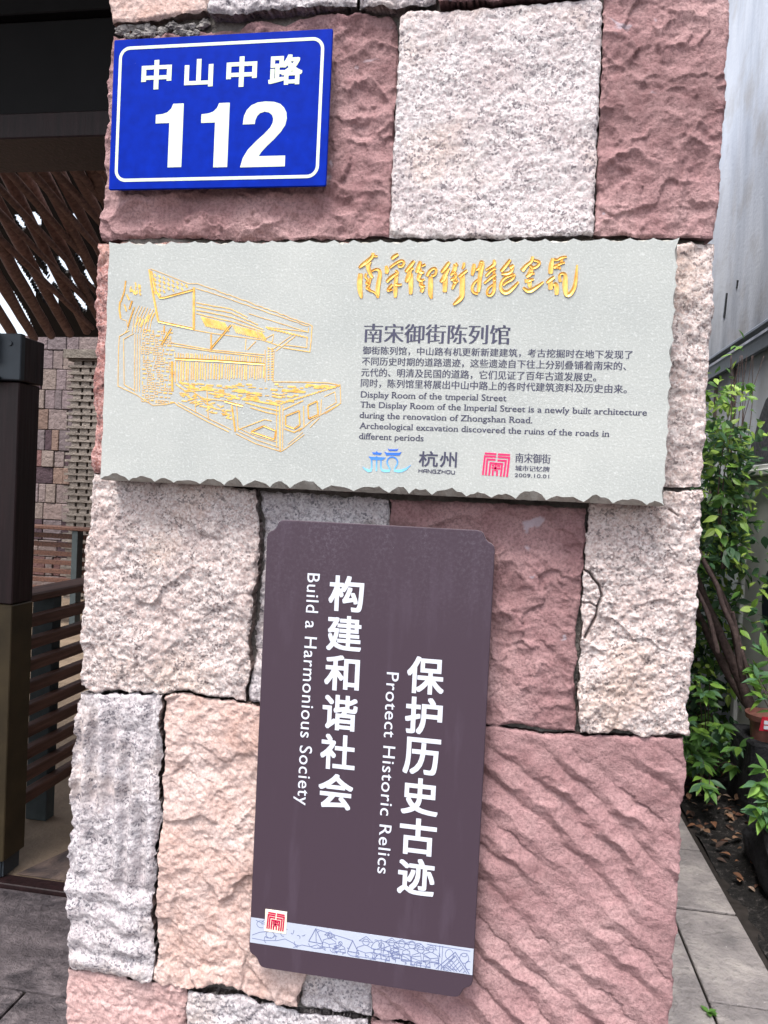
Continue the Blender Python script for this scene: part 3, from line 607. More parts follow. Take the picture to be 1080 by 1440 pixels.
# left masonry tower
ln([(182, 465), (168, 473), (166.8, 490), (166, 543), (192.8, 555.5)], .45); ln([(188, 469), (174, 477), (174.2, 500), (174.7, 541), (188.8, 549)], .45)
for x in (189.3, 192.8, 196.5): ln([(x + .6, 470), (x, 510), (x - .2, 551)], .4)
ln([(193, 556), (215, 570), (232, 569), (246, 566)], .45)
for r_ in range(17):
    y = 463 + r_ * 6.1; x = 199 + rr.uniform(0, 3)
    while x < 240:
        w_ = rr.uniform(3, 7.5); yy = y + .10 * (x - 199)
        if yy < 567:
            if rr.random() < .5: ln([(x, yy), (x + w_ - 1, yy + .4), (x + w_ - 1, yy + 4), (x, yy + 3.7), (x, yy)], .35)
            elif rr.random() < .8: ln([(x, yy + 1), (x + w_ - 1.5, yy + 1.3)], rr.uniform(.5, 1.3))
            else: ln([(x + 1, yy), (x + 1, yy + 4.5)], .8)
        x += w_ + rr.uniform(.3, 1.5)
gv([(177, 395), (175, 410), (170, 425)], .9); gv([(169, 424), (168, 436), (170, 448)], 1.1); gv([(178, 414), (182, 422)], .9); gv([(186, 423), (182, 435)], 1.1); gv([(175, 428), (178, 438)], .9); gv([(189, 432), (184, 446), (180, 460)], .9)
ln([(171, 449), (178, 451), (180, 462), (176, 468)], .4)
for i in range(16): x = 182 + rr.random() * 16; y = 396 + rr.random() * 16; ln([(x, y), (x + rr.uniform(-1, 3), y + rr.uniform(3, 7))], rr.uniform(.7, 1.4))
for i in range(7): x = 186 + i * 4; ln([(x + 10, 430 + i), (x + 3, 445 + i), (x, 468)], .4)
for i in range(10): x = 192 + i * 2.5 + rr.random() * 3; y = 440 + rr.random() * 20; ln([(x, y), (x - 4, y + 11)], rr.uniform(.5, 1.1))
# tiled end of the roof
for i in range(8):
    for j in range(5):
        x = 217 + i * 6.3; y = 385 + i * 2.2 + j * 6.2
        if y < 417 - (x - 217) * .26 - 2: ln([(x, y), (x + 2.5, y + 4)], rr.uniform(.9, 1.6))
# platform in front
ln([(385, 537), (430, 537.5), (462, 538.5), (478, 542)], .55); ln([(478.5, 543), (479.3, 567), (440, 590), (420, 607)], .45); ln([(393.4, 569), (394, 634)], .9); ln([(389, 570), (389, 630)], .5); ln([(398, 570), (397.5, 632)], .5)
ln([(245.5, 566), (250, 570), (292, 593), (322, 607.5)], .5); ln([(250, 566), (292, 588), (325, 604)], .4); ln([(331.7, 610), (360, 624), (395, 635), (402, 631)], .5); ln([(334, 606), (362, 619), (392, 629)], .4); ln([(335, 602), (362, 614), (390, 622)], .4)
ln([(402, 631), (428, 611)], .45); ln([(405, 625), (426, 608)], .35); ln([(436, 601), (449, 588)], .45); ln([(457, 582), (477, 569)], .4)
for i in range(20): t = i / 19; ln([(395 + 80 * t, 568.5 - 25 * t), (398.5 + 80 * t, 566 - 25 * t)], 1.0)
for i in range(11): t = i / 10; ln([(398 + 26 * t, 577 - 12 * t), (400.5 + 26 * t, 575 - 12 * t)], .7)
for p_ in ([(353, 607), (371, 599), (388, 606), (386, 618), (353, 607)], [(401.7, 585), (420.8, 577.5), (421.7, 597.5), (414, 603), (401.7, 598), (401.7, 585)], [(433, 570), (446, 564), (447.5, 583), (434, 589), (433, 570)]):
    for a_, b_ in zip(p_[:-1], p_[1:]): gv([a_, b_], .9)
ln([(456, 558), (471, 551), (473, 566), (458, 575)], .45); ln([(427, 571), (427.5, 600)], .7); ln([(452, 562), (451, 582)], .5); ln([(424, 602), (414, 608), (400, 603)], .8)
gv([(316, 564), (330, 568), (342, 571)], 1.3); gv([(326, 570), (331, 607)], 1.1); ln([(333, 571), (335, 604), (372, 590), (382, 592)], .6); ln([(343, 560), (365, 565), (392.5, 570)], 1.2); ln([(345, 566), (370, 573), (392, 578)], .9); ln([(352, 573), (375, 580), (391, 583)], .7)
ln([(247, 540), (262, 551), (292, 548)], .8); ln([(251, 537), (285, 560), (316, 564)], .6); ln([(291, 545), (293, 590)], .6); ln([(274, 552), (275, 580)], .4)
for i in range(150):
    u, v_ = rr.random(), rr.random(); x = 252 + (u * 215); ymin = 537 + .02 * (x - 252); ymax = np.interp(x, [252, 300, 392, 470], [541, 559, 567, 544])
    y = ymin + (ymax - ymin) * v_; l_ = rr.uniform(3, 13); x2 = min(x + l_, 472)
    if y > 546 and x > 430: continue
    ln([(x, y), (x2, y + (x2 - x) * rr.uniform(.02, .22))], rr.uniform(.45, 1.5))
for i in range(60):
    x = 250 + rr.random() * 75; y = 552 + (x - 250) * .4 + rr.random() * 16 - 6; l_ = rr.uniform(3, 10); ln([(x, y), (x + l_, y + rr.uniform(-3, 4))], rr.uniform(.4, 1.1))
mb.build('gilt_drawing', M_GOLD, PQ)
# --- lettering printed on the plaque
def line(mb, body, xl, ytop, ybase, xr, strike=.045, offset=-.012, serif=False, em=(-.02, .80), bold=0):
    A = P(xl, ybase, YP); T = P(xl, ytop, YP); B = P(xr, ybase + .02 * (xr - xl), YP)
    letter(mb, body, A[0], A[2], B[0], T[2], YP, offset=offset, strike=strike, serif=serif, em=em)
LN = [('南宋御街陈列馆', 512, 455, 481.5, 715.5, .07, -.014), ('御街陈列馆，中山路有机更新新建建筑，考古挖掘时在地下发现了', 510, 487, 498, 889, .045, -.006), ('不同历史时期的道路遗迹，这些遗迹自下往上分别叠铺着南宋的、', 509, 502, 513.3, 880, .045, -.006),
      ('元代的、明清及民国的道路，它们见证了百年古道发展史。', 508, 517.5, 529, 838, .045, -.006), ('同时，陈列馆里将展出中山中路上的各时代建筑资料及历史由来。', 507.5, 532.5, 544, 881, .045, -.006)]
for s_, xl, yt, yb, xr, st, of in LN:
    mb = MB(); line(mb, s_, xl, yt, yb, xr, st, of, em=(-.07, .83)); mb.build('lettering', M_INK, PQ)
LE = [('Display Room of the tmperial Street', 507.5, 549.5, 558.7, 712), ('The Display Room of the Imperial Street is a newly built architecture', 506.7, 564, 572.8, 909.5), ('during the renovation of Zhongshan Road.', 505.8, 578.7, 587.6, 748.5), ('Archeological excavation discovered the ruins of the roads in', 505.3, 593.7, 602.4, 857), ('different periods', 504.9, 608.3, 617.2, 595.5)]
for s_, xl, yt, yb, xr in LE:
    mb = MB(); line(mb, s_, xl, yt, yb, xr, .03, -.002, True, em=(0, .73)); mb.build('lettering', M_INK, PQ)
mb = MB()
for ch, bb in (('杭', (589.5, 634, 615.5, 656.8)), ('州', (619, 635, 642, 657.8))):
    x0, z0, x1, z1 = boxpx(*bb, YP); letter(mb, ch, x0, z0, x1, z1, YP, offset=.014)
UN = 1 / 7.2
def lp(pts): return W([(505 + x * UN, 620 + y * UN) for x, y in pts], YP)
LET = {'H': [[(0, 0), (0, 1)], [(1, 0), (1, 1)], [(0, .55), (1, .55)]], 'A': [[(0, 0), (0, .75), (.25, 1), (1, 1), (1, 0)], [(0, .4), (1, .4)]], 'N': [[(0, 0), (0, 1), (1, 0), (1, 1)]], 'G': [[(1, 1), (.2, 1), (0, .8), (0, .2), (.2, 0), (1, 0), (1, .5), (.5, .5)]],
       'Z': [[(0, 1), (1, 1), (0, 0), (1, 0)]], 'O': [[(0, .2), (.2, 0), (.8, 0), (1, .2), (1, 1), (.2, 1), (0, .8), (0, .2)]], 'U': [[(0, 1), (0, .2), (.2, 0), (1, 0), (1, 1)]]}
x0, z0, x1, z1 = boxpx(588.8, 659.8, 640.6, 666.6, YP)
for k, ch in enumerate('HANGZHOU'):
    cw = (x1 - x0) / 8
    for st in LET[ch]: ribbon(mb, np.array([(x0 + cw * (k + .05 + .72 * u), z0 + (z1 - z0) * v_) for u, v_ in st]), .00046, YP)
mb.build('lettering', M_INK, PQ)
q = NT('blue_logo_paint'); c_ = q.n('ShaderNodeTexCoord'); sx = q.n('ShaderNodeSeparateXYZ'); q.l(c_.outputs['Object'], sx.inputs[0]); mr = q.n('ShaderNodeMapRange')
za, zb = P(540, 667, YP)[2] - pz0, P(540, 630, YP)[2] - pz0; mr.inputs[1].default_value = za; mr.inputs[2].default_value = zb; q.l(sx.outputs['Z'], mr.inputs[0])
q.col(q.ramp(mr.outputs[0], [(.1, S(130, 196, 228)), (.55, S(70, 130, 205)), (.9, S(40, 92, 195))])); q.rough(.55)
mb = MB()
for pl in ([(290, 75), (305, 85), (385, 85), (398, 77), (385, 102), (303, 100)], [(255, 108), (280, 119), (405, 120), (430, 112), (410, 148), (275, 146)], [(130, 116), (170, 116), (180, 103), (190, 118), (232, 122), (215, 143), (145, 137)], [(95, 158), (165, 163), (178, 152), (190, 164), (270, 168), (240, 195), (120, 190)]): prism(mb, lp(pl), YP, .0004)
for pl, w_ in (([(35, 262), (62, 286), (95, 303), (118, 302), (128, 275), (127, 190)], [2, 9, 14, 10, 7, 7]), ([(178, 192), (175, 306)], [7, 7]), ([(222, 195), (220, 265), (232, 298), (262, 304), (302, 304), (314, 283)], [7, 7, 9, 14, 12, 6]),
               ([(314, 283), (297, 255), (285, 230), (284, 205), (295, 180), (316, 165), (337, 162), (360, 168), (380, 185), (390, 208), (388, 232), (376, 255), (360, 280), (362, 302), (395, 306), (430, 303), (475, 285), (525, 245)], [6, 7, 7, 7, 7, 7, 7, 7, 7, 7, 7, 7, 6, 10, 14, 14, 10, 2])):
    ribbon(mb, np.array(lp(pl)), np.array(w_) * UN * .0009, YP)
mb.build('pagoda_emblem', q.m, PQ)
SEAL = [[(165, 133), (288, 137)], [(305, 138), (432, 142)], [(285, 168), (168, 165), (155, 380)], [(303, 168), (425, 173), (412, 390)], [(283, 203), (195, 200), (188, 383)], [(303, 207), (392, 208), (378, 390)], [(222, 383), (230, 240), (355, 245), (345, 388)],
        [(288, 245), (286, 300)], [(246, 268), (272, 268)], [(302, 268), (335, 270)], [(244, 296), (338, 300)], [(260, 318), (260, 384)], [(305, 318), (305, 384)], [(285, 296), (283, 330)]]
def seal(mb, x0, z0, x1, z1, Y, hw):
    for st in SEAL: ribbon(mb, np.array([(x0 + (x - 150) / 285 * (x1 - x0), z1 - (y - 122) / 270 * (z1 - z0)) for x, y in st]), hw, Y)
mb = MB(); x0, z0, x1, z1 = boxpx(679.8, 636, 716, 671, YP); seal(mb, x0, z0, x1, z1, YP, 9.5 / 7.714 * .0009)
mb.build('seal_emblem', plain('rose_red_paint', S(214, 50, 100), .55, .2, var=.06), PQ)
mb = MB()
for s_, bb, of, st, sf in (('南宋御街', (725, 637, 774, 652.2), -.01, .06, False), ('城市记忆牌', (724.6, 654.3, 772.8, 663.8), -.006, .06, False), ('2009.10.01', (723.6, 665.4, 772.4, 672.6), .004, .05, False)):
    x0, z0, x1, z1 = boxpx(*bb, YP); letter(mb, s_, x0, z0, x1, z1, YP, offset=of, strike=st, serif=sf)
mb.build('lettering', M_INK, PQ)

# ================================================================== BROWN SLOGAN BOARD
YS = -.032
tl, tr, br, bl = P(377, 729, YS), P(696, 750, YS), P(663, 1404, YS), P(349, 1362, YS)
sx0 = (P(374, 800, YS)[0] + P(350, 1320, YS)[0]) / 2; sx1 = (P(693, 800, YS)[0] + P(667, 1370, YS)[0]) / 2
sz1 = (P(404, 731, YS)[2] + P(665, 746, YS)[2]) / 2; sz0 = (P(385, 1364, YS)[2] + P(635, 1402, YS)[2]) / 2
q = NT('brown_painted_metal'); co = q.co((1, 1, .18)); f1 = q.noise(co, 30, 4, .6); co2 = q.co(); f2 = q.noise(co2, 210, 5, .8); f3 = q.noise(co2, 5, 3)
base = q.mix(q.ramp(f1, [(.56, 0.), (.74, .26)]), S(63, 50, 60), S(90, 78, 92))
zc = q.n('ShaderNodeSeparateXYZ'); q.l(co2, zc.inputs[0]); top = q.n('ShaderNodeMapRange'); top.inputs[1].default_value = .44; top.inputs[2].default_value = .66; q.l(zc.outputs['Z'], top.inputs[0])
scuff = q.mix(1, q.ramp(f2, [(.47, 0.), (.80, .75)]), top.outputs[0], 'MULTIPLY'); base = q.mix(q.mix(1, scuff, q.ramp(q.noise(q.co((1, 1, .35)), 22, 4, .6), [(.35, .15), (.65, 1.)]), 'MULTIPLY'), base, S(134, 128, 138))
spk = q.noise(co2, 330, 2); base = q.mix(q.ramp(spk, [(.80, 0.), (.81, .8)]), base, S(190, 186, 195))
q.col(base); q.rough(.5); M_BRN = q.m
BS = empty('slogan_board', ((sx0 + sx1) / 2, YS, sz0)); tag(BS, 'tall dark brown metal board with notched corners, white slogans and a pale patterned strip', 'sign')
cn = []
_a = .0009
cor = [(0, 26), (1.5, 20.5), (5, 17), (9.5, 15), (12.5, 12), (14.5, 8), (16.5, 3.5), (20, 1), (26, 0)]
cor = [(x * _a, y * _a) for x, y in cor]
out = [(sx0 + x, sz1 - y) for x, y in cor] + [(sx1 - x, sz1 - y) for x, y in cor[::-1]] + [(sx1 - x, sz0 + y) for x, y in cor] + [(sx0 + x, sz0 + y) for x, y in cor[::-1]]
cx, cz = (sx0 + sx1) / 2, (sz0 + sz1) / 2
ins = [(x - .0009 * np.sign(x - cx), z - .0009 * np.sign(z - cz)) for x, z in out]
mb = MB(); prism(mb, ins, YS + .0012, .0012, out); mb.build('board_panel', M_BRN, BS)
mb = MB(); prism(mb, out, YS + .010, .0087); mb.build('board_rim', plain('worn_metal_edge', S(120, 112, 118), .5, .4, var=.2), BS)
for x in (sx0 + .07, sx1 - .07):
    for z in (sz0 + .12, sz1 - .12): mb = MB(); mb.tube([(x, YS + .0102, z), (x, .012, z)], .008, 10); mb.build('spacer', M_ZINC, BS)
M_WHT = plain('white_vinyl', S(202, 205, 214), .5, .25, var=.03)
for txt, c0, c1, sz in (('构建和谐社会', (487, 835), (472, 1113), 50.5), ('保护历史古迹', (598.5, 950), (585, 1233), 52)):
    mb = MB(); n = len(txt); A = P(*c0, YS); B = P(*c1, YS)
    for k, ch in enumerate(txt):
        t = k / (n - 1); x = A[0] + (B[0] - A[0]) * t; z = A[2] + (B[2] - A[2]) * t; h_ = sz * .00089 / 2
        letter(mb, ch, x - h_, z - h_, x + h_, z + h_, YS, offset=.022)
    mb.build('lettering', M_WHT, BS)
for txt, a_, b_, cap in (('Build a Harmonious Society', (434, 806), (417, 1131), 19), ('Protect Historic Relics', (544, 945), (531, 1227.5), 18)):
    A, B = P(*a_, YS), P(*b_, YS); mb = MB(); xm = (A[0] + B[0]) / 2
    letter(mb, txt, xm, B[2], xm + cap * .00089, A[2], YS, offset=.003, rot=True, em=(0, .73), spacing=1.08); mb.build('lettering', M_WHT, BS)
# pale strip with fine street drawings
st1 = (P(352, 1290, YS)[2] + P(666, 1334, YS)[2]) / 2; st0 = (P(350, 1324, YS)[2] + P(665, 1372, YS)[2]) / 2
mb = MB(); prism(mb, [(sx0 + .001, st1), (sx1 - .001, st1), (sx1 - .001, st0), (sx0 + .001, st0)], YS, .0003); mb.build('pattern_strip', plain('pale_blue_vinyl', S(172, 178, 193), .5, .2, var=.03), BS)
mb = MB(); rr = random.Random(9); SW, SH = sx1 - sx0 - .004, st1 - st0; Y2 = YS - .0003
def sl(pts, w=.00036):
    pts = [(min(max(u, .004), .996), min(max(v_, .02), .98)) for u, v_ in pts]
    ribbon(mb, np.array([(sx0 + .002 + u * SW, st0 + v_ * SH) for u, v_ in pts]), w, Y2, .00012 + rr.random() * .00008)
def arc(u, v_, ru, rv, a0, a1, n=10): sl([(u + ru * math.cos(math.radians(a0 + (a1 - a0) * k / n)), v_ + rv * math.sin(math.radians(a0 + (a1 - a0) * k / n))) for k in range(n + 1)])
def figure(u, v0, s, hat=False):
    arc(u, v0 + .62 * s, .012 * s, .10 * s, 0, 360)
    if hat: sl([(u - .025 * s, v0 + .64 * s), (u, v0 + .80 * s), (u + .025 * s, v0 + .64 * s), (u - .025 * s, v0 + .64 * s)])
    sl([(u - .006 * s, v0 + .52 * s), (u - .03 * s, v0 + .42 * s), (u - .034 * s, v0 + .12 * s), (u - .02 * s, v0 + .10 * s), (u - .02 * s, v0)])
    sl([(u + .006 * s, v0 + .52 * s), (u + .03 * s, v0 + .42 * s), (u + .036 * s, v0 + .12 * s), (u + .018 * s, v0 + .10 * s), (u + .02 * s, v0)])
    sl([(u - .034 * s, v0 + .14 * s), (u + .036 * s, v0 + .14 * s)]); sl([(u - .03 * s, v0 + .34 * s), (u, v0 + .28 * s), (u + .03 * s, v0 + .34 * s)]); sl([(u - .002, v0 + .28 * s), (u + .004, v0 + .12 * s)])
sl([(.005, .30), (.04, .46), (.07, .52), (.085, .75), (.12, .70), (.15, .78), (.17, .72)]); sl([(.02, .92), (.06, .80), (.10, .88)]); sl([(.005, .18), (.06, .16), (.12, .22), (.16, .34), (.20, .22), (.22, .05)]); arc(.09, .42, .02, .14, 0, 360); arc(.045, .78, .02, .14, 30, 300)
sl([(.27, .38), (.30, .92), (.335, .36), (.27, .38)], .0005); sl([(.30, .92), (.305, .36)], .0004); sl([(.305, .90), (.47, .66)], .0004); sl([(.45, .22), (.47, .66), (.50, .20), (.45, .22)], .0005); arc(.475, .2, .027, .14, 180, 360); arc(.30, .3, .03, .16, 180, 360)
sl([(.20, .05), (.24, .20), (.28, .18), (.31, .30), (.35, .12)]); figure(.365, .12, .95, True); figure(.415, .05, .7)
for u, v_, s in ((.53, -.1, 1.25), (.60, -.05, 1.1), (.69, .05, 1.2), (.735, .0, 1.3), (.775, -.1, 1.25), (.645, .1, 1.1)): figure(u, v_, s, rr.random() < .5)
arc(.60, .46, .045, .36, 0, 180); sl([(.555, .46), (.645, .46)]); sl([(.60, .82), (.60, .1)]); arc(.575, .46, .02, .36, 20, 110)
arc(.68, .0, .06, .36, 0, 180); arc(.84, .0, .04, .30, 0, 180); figure(.66, .3, .6)
for u in (.855, .868): sl([(u, .02), (u + .002, .96)])
sl([(.845, .04), (.925, .78), (.99, .03)], .0005); sl([(.865, .04), (.925, .66), (.98, .03)])
for k in range(6):
    t = k / 6; sl([(.875 + t * .05, .06 + t * .60), (.90 + t * .075, .03 + .03 * t)] if k < 5 else [(.92, .6), (.925, .55)]); sl([(.925 + t * .055, .62 - t * .6), (.925 + t * .055 - .045 * (1 - t), .62 - t * .6 - .5 * (1 - t))])
arc(.90, .66, .018, .2, 0, 360); arc(.965, .60, .02, .2, 0, 360); arc(.985, .35, .014, .16, 60, 300); sl([(.80, .93), (.99, .90)]); figure(.82, .12, 1.0, True)
for i in range(46):
    u = .02 + rr.random() * .95; v_ = rr.uniform(.05, .85); a0 = rr.uniform(0, 360); arc(u, v_, rr.uniform(.006, .02), rr.uniform(.05, .16), a0, a0 + rr.uniform(60, 200), 6)
mb.build('strip_drawing', plain('blue_grey_ink', S(104, 112, 146), .6, .2, var=.05), BS)
mb = MB(); A, B = P(373.5, 1278, YS), P(402.5, 1313, YS); prism(mb, [(A[0], A[2]), (B[0], A[2]), (B[0], B[2]), (A[0], B[2])], YS, .0008); so = mb.build('seal_tile', plain('cream_vinyl', S(226, 216, 196), .5, .2, var=.03), BS)
mb = MB(); seal(mb, A[0] + .0028, B[2] + .0028, B[0] - .0026, A[2] - .0028, YS - .0008, .0009); mb.build('seal_emblem', plain('crimson_vinyl', S(178, 24, 66), .55, .2, var=.05), so)

# ================================================================== GROUND, ALLEY, PASSAGE
q = NT('dark_paving'); co = q.co(); n1 = q.noise(co, 3, 5, .6); n2 = q.noise(co, 15, 7, .7, .15); n3 = q.noise(co, 120, 4, .7)
base = q.ramp(n2, [(.36, S(44, 40, 44)), (.50, S(84, 77, 80)), (.66, S(126, 116, 118))]); base = q.mix(q.ramp(n1, [(.4, 0.), (.65, .5)]), base, S(104, 94, 96)); base = q.mix(q.ramp(q.noise(co, 70, 2), [(.74, 0.), (.76, .8)]), base, S(170, 166, 164))
q.col(base); q.rough(q.ramp(n2, [(.3, .5), (.7, .85)])); b1 = q.bump(n3, .004, .8); q.bump(n2, .03, 1, b1); M_PAVE = q.m
q = NT('alley_paving'); co = q.co(); n1 = q.noise(co, 5, 6, .65); n2 = q.noise(co, 34, 4, .6); n3 = q.noise(co, 200, 4, .7)
base = q.ramp(n1, [(.3, S(112, 107, 107)), (.5, S(146, 139, 137)), (.66, S(176, 168, 163))]); base = q.mix(q.ramp(n2, [(.60, 0.), (.70, .5)]), base, S(92, 90, 92)); base = q.mix(q.ramp(q.noise(co, 60, 2), [(.73, 0.), (.75, .9)]), base, S(196, 192, 188))
q.col(base); q.rough(.8); b1 = q.bump(n3, .004, 1); q.bump(n2, .014, 1, b1); M_ALLEY = q.m
M_JOINT = plain('joint_dirt', S(48, 44, 42), .95, .1, var=.3)
g = MB(); g.add([(-60, -60, -.012), (60, -60, -.012), (60, 60, -.012), (-60, 60, -.012)], [(0, 1, 2, 3)]); tag(g.build('ground', M_JOINT, origin=(0, 0, 0)), kind='structure')
def slabs(rects, name, mat, z=0.0, gap=.004, thick=.0115):
    m = MB()
    for x0, x1, y0, y1 in rects: m.box((x0 + gap, y0 + gap, z - thick), (x1 - gap, y1 - gap, z), bev=.003)
    return tag(m.build(name, mat, origin=(0, 0, 0)), kind='structure')
jx = G(25, 1405)[0]
R_ = [(-6, -1.0, .94, 1.40)] + [(jx - .62 * k - .62, jx - .62 * k, y0, y0 + .62) for k in range(8) for y0 in (.32, -.30, -.92)] + [(jx, -.57, .32, .94), (jx, -.57, -.30, .32), (jx, -.57, -.92, -.30), (-1.0, -.55, .94, 1.4)]
R_ += [(x0, x0 + .62, y0, y0 + .62) for x0 in np.arange(-6, 5.9, .62) for y0 in np.arange(-.92 - .62 * 9, -.95, .62)]
slabs(R_, 'street_paving', M_PAVE)
slabs([(-.55, .25, -.92, -.05), (.25, .675, -.92, 0.2), (.25, .675, .2, 1.2), (.25, .675, 1.2, 1.85), (.675, .91, -.92, .55), (.675, .91, .55, 1.34), (.675, .91, 1.34, 1.85), (.25, .91, 1.86, 2.34), (.25, .91, 2.345, 3.0), (.25, .91, 3.0, 3.6), (.25, .91, 3.6, 5.2), (.91, 1.5, -.92, .9)] + [(1.5, 6, -.92, -.3)], 'alley_paving', M_ALLEY)
# passage floor inside the gate
M_CONC = plain('sandy_concrete', S(122, 106, 90), .85, .2, var=.22, vs=6, bump=.004, bs=60)
m = MB(); m.box((-12, 1.46, -.010), (-.62, 9, .012)); tag(m.build('passage_floor', M_CONC, origin=(0, 0, 0)), kind='structure')
M_STEEL = plain('dark_steel', S(52, 58, 64), .5, .5, .3, var=.2, vs=14)
M_WOODD = plain('dark_red_wood', S(36, 21, 22), .5, .3, var=.5, vs=50, stretch=(1, 1, .05), bump=.002, bs=60)
m = MB(); m.box((-6, 1.40, -.011), (-.62, 1.46, .014), bev=.003); o = m.build('threshold_strip', M_WOODD, origin=(-1.5, 1.43, 0)); tag(o, 'dark steel threshold strip across the gateway floor', 'threshold')
q = NT('stained_stone'); co = q.co(); n2 = q.noise(co, 8, 5, .65, .8); q.col(q.ramp(n2, [(.35, S(62, 54, 54)), (.6, S(104, 88, 80)), (.75, S(126, 108, 98))])); q.bump(n2, .012); 
pa, pb, pc = G(42, 1235, .014), G(97, 1188, .014), G(97, 1258, .014)
m = MB(); m.add([(-1.66, 1.462, .0165), (-.62, 1.462, .0165), (-.62, 1.95, .0165), (-1.50, 1.90, .0165)], [(0, 1, 2, 3)]); tag(m.build('sill_paving', q.m, origin=(0, 0, 0)), kind='structure')

# ---- gate leaf at the left edge
xg = P(17, 840, 1.42)[0]; yg = PX(46, 840, xg)[1]
GT = empty('gate_leaf', (xg - .2, 1.5, 0)); tag(GT, 'dark timber gate leaf with steel cap and bronze kick plate at the left edge', 'gate')
ztop = P(20, 470, 1.42)[2]; zbr = P(10, 850, 1.42)[2]; zbb = P(10, 1213, 1.42)[2]; zcap = P(15, 535, 1.42)[2]
m = MB(); m.box((xg - .5, 1.42, zbr), (xg, yg, zcap - .004), bev=.004); m.build('leaf_panel', M_WOODD, GT)
m = MB(); m.box((xg - .5, 1.417, zbb), (xg + .003, yg, zbr - .002), bev=.003); m.build('kick_plate', plain('tarnished_bronze', S(66, 55, 36), .5, .5, .4, var=.3, vs=8), GT)
m = MB(); m.box((xg - .5, 1.405, zcap), (xg + .012, 1.43, ztop), bev=.003); m.tube([(xg - .03, 1.40, ztop - .035), (xg - .03, 1.41, ztop - .035)], .009, 12); m.box((xg - .5, 1.36, zcap - .002), (xg - .06, 1.404, zcap + .01)); m.box((xg - .5, 1.37, zcap + .06), (xg - .075, 1.404, zcap + .16), bev=.003); m.build('steel_bracket', M_STEEL, GT)
m = MB(); m.box((xg - .3, 1.432, zcap), (xg + .006, yg + .01, ztop - .006), bev=.003); m.build('cap_block', M_WOODD, GT)
m = MB(); m.box((xg - .06, 1.425, .02), (xg - .012, 1.46, zbb - .002)); m.box((xg - .012, 1.43, .02), (xg - .004, yg - .02, zbb - .002)); m.tube([(xg - .10, 1.44, .04), (xg - .006, 1.50, .11)], .008, 8); m.build('pivot_shoe', M_STEEL, GT)
# ---- near railing (runs away from the street)
XR = G(62, 1162)[0]
M_RAILW = plain('oiled_brown_wood', S(92, 64, 54), .55, .3, var=.45, vs=60, stretch=(1, .06, 1), bump=.003, bs=60)
M_RAILP = plain('grey_green_steel', S(66, 74, 76), .55, .4, .2, var=.15)
def railing(name, lab, XR, posts, y0, y1, rail_z, nsl, zlo, half=.03, along='y', yc=0):
    e = empty(name, (XR, (y0 + y1) / 2, 0) if along == 'y' else ((y0 + y1) / 2, yc, 0)); tag(e, lab, 'railing', 'railings in the gateway passage')
    def bx(a0, a1, c0, c1, z0, z1, nm, mt, bev=.003):
        m = MB()
        if along == 'y': m.box((XR + c0, a0, z0), (XR + c1, a1, z1), bev=bev)
        else: m.box((a0, yc + c0, z0), (a1, yc + c1, z1), bev=bev)
        m.build(nm, mt, e)
    for p_ in posts: bx(p_ - .03, p_ + .03, -.05, .045, .012, rail_z - .002, 'post', M_RAILP)
    bx(y0, y1, -.065, .06, rail_z, rail_z + .035, 'handrail', M_RAILW, .006)
    for k in range(nsl):
        z = zlo + (rail_z - .09 - zlo) * k / (nsl - 1); bx(y0, y1, .047, .085, z, z + .045, 'slat', M_RAILW)
railing('slatted_railing', 'near brown slatted railing on grey steel posts running back from the gate', XR - .05, [1.90, 3.2, 4.5], 1.62, 4.9, .955, 9, .17)
railing('slatted_railing', 'far slatted railing crossing in front of the mosaic stone wall', 0, [-6.2, P(108, 790, 5.6)[0], -2.6], -9, -1.2, P(110, 741, 5.6)[2] - .035, 7, P(110, 835, 5.6)[2], along='x', yc=5.6)
# ---- mosaic stone wall at the back
ZT = P(100, 472, 7.6)[2]; rr = random.Random(4); m = MB(); z = 0.0
pal = [S(126, 110, 106), S(116, 104, 106), S(132, 118, 112), S(124, 110, 108), S(110, 80, 78), S(72, 56, 62), S(126, 104, 94), S(122, 108, 110)]
while z < ZT - .02:
    h_ = min(rr.choice([.21, .24, .26]), ZT - z); x = -11.0
    while x < -.7:
        w_ = rr.choice([.10, .14, .17, .20, .26]); c_ = np.array(rr.choice(pal)) * rr.uniform(.85, 1.08)
        m.box((x + .004, 7.6 + rr.uniform(-.015, .012), z + .004), (min(x + w_, -.7) - .004, 7.75, z + h_ - .004), c_, bev=.006); x += w_
    z += h_
q = NT('mosaic_stone'); at = q.n('ShaderNodeAttribute', attribute_name='tint'); co = q.co(); q.col(q.mix(.6, at.outputs['Color'], q.mix(1, at.outputs['Color'], q.ramp(q.noise(co, 18, 5), [(.3, .6), (.7, 1.15)]), 'MULTIPLY'))); q.bump(q.noise(co, 16, 5, .65), .03)
MW = empty('mosaic_wall', (-7, 7.7, 0)); tag(MW, 'far courtyard wall of small mixed stone blocks beneath the log roof', 'wall')
m.build('stone_facing', q.m, MW, col=True); m = MB(); m.box((-11, 7.68, 0), (-.7, 8.0, ZT - .01)); m.build('wall_core', M_MORTAR, MW)
xp = P(115, 600, 7.2)[0]; m = MB(); z = 0
while z < P(115, 512, 7.2)[2]:
    d_ = rr.choice([0, .03]); c_ = np.array(S(140, 130, 122)) * rr.uniform(.8, 1.1)
    for k in range(3): m.box((xp - .16 + k * .13 + d_, 7.2 + rr.uniform(0, .01), z), (xp - .16 + k * .13 + .10 + d_, 7.45, z + .05), c_)
    m.box((xp - .20, 7.19, z + .051), (xp + .3, 7.46, z + .078), c_ * .9); z += .08
m.box((xp - .24, 7.15, z), (xp + .34, 7.5, z + .10), S(120, 112, 104))
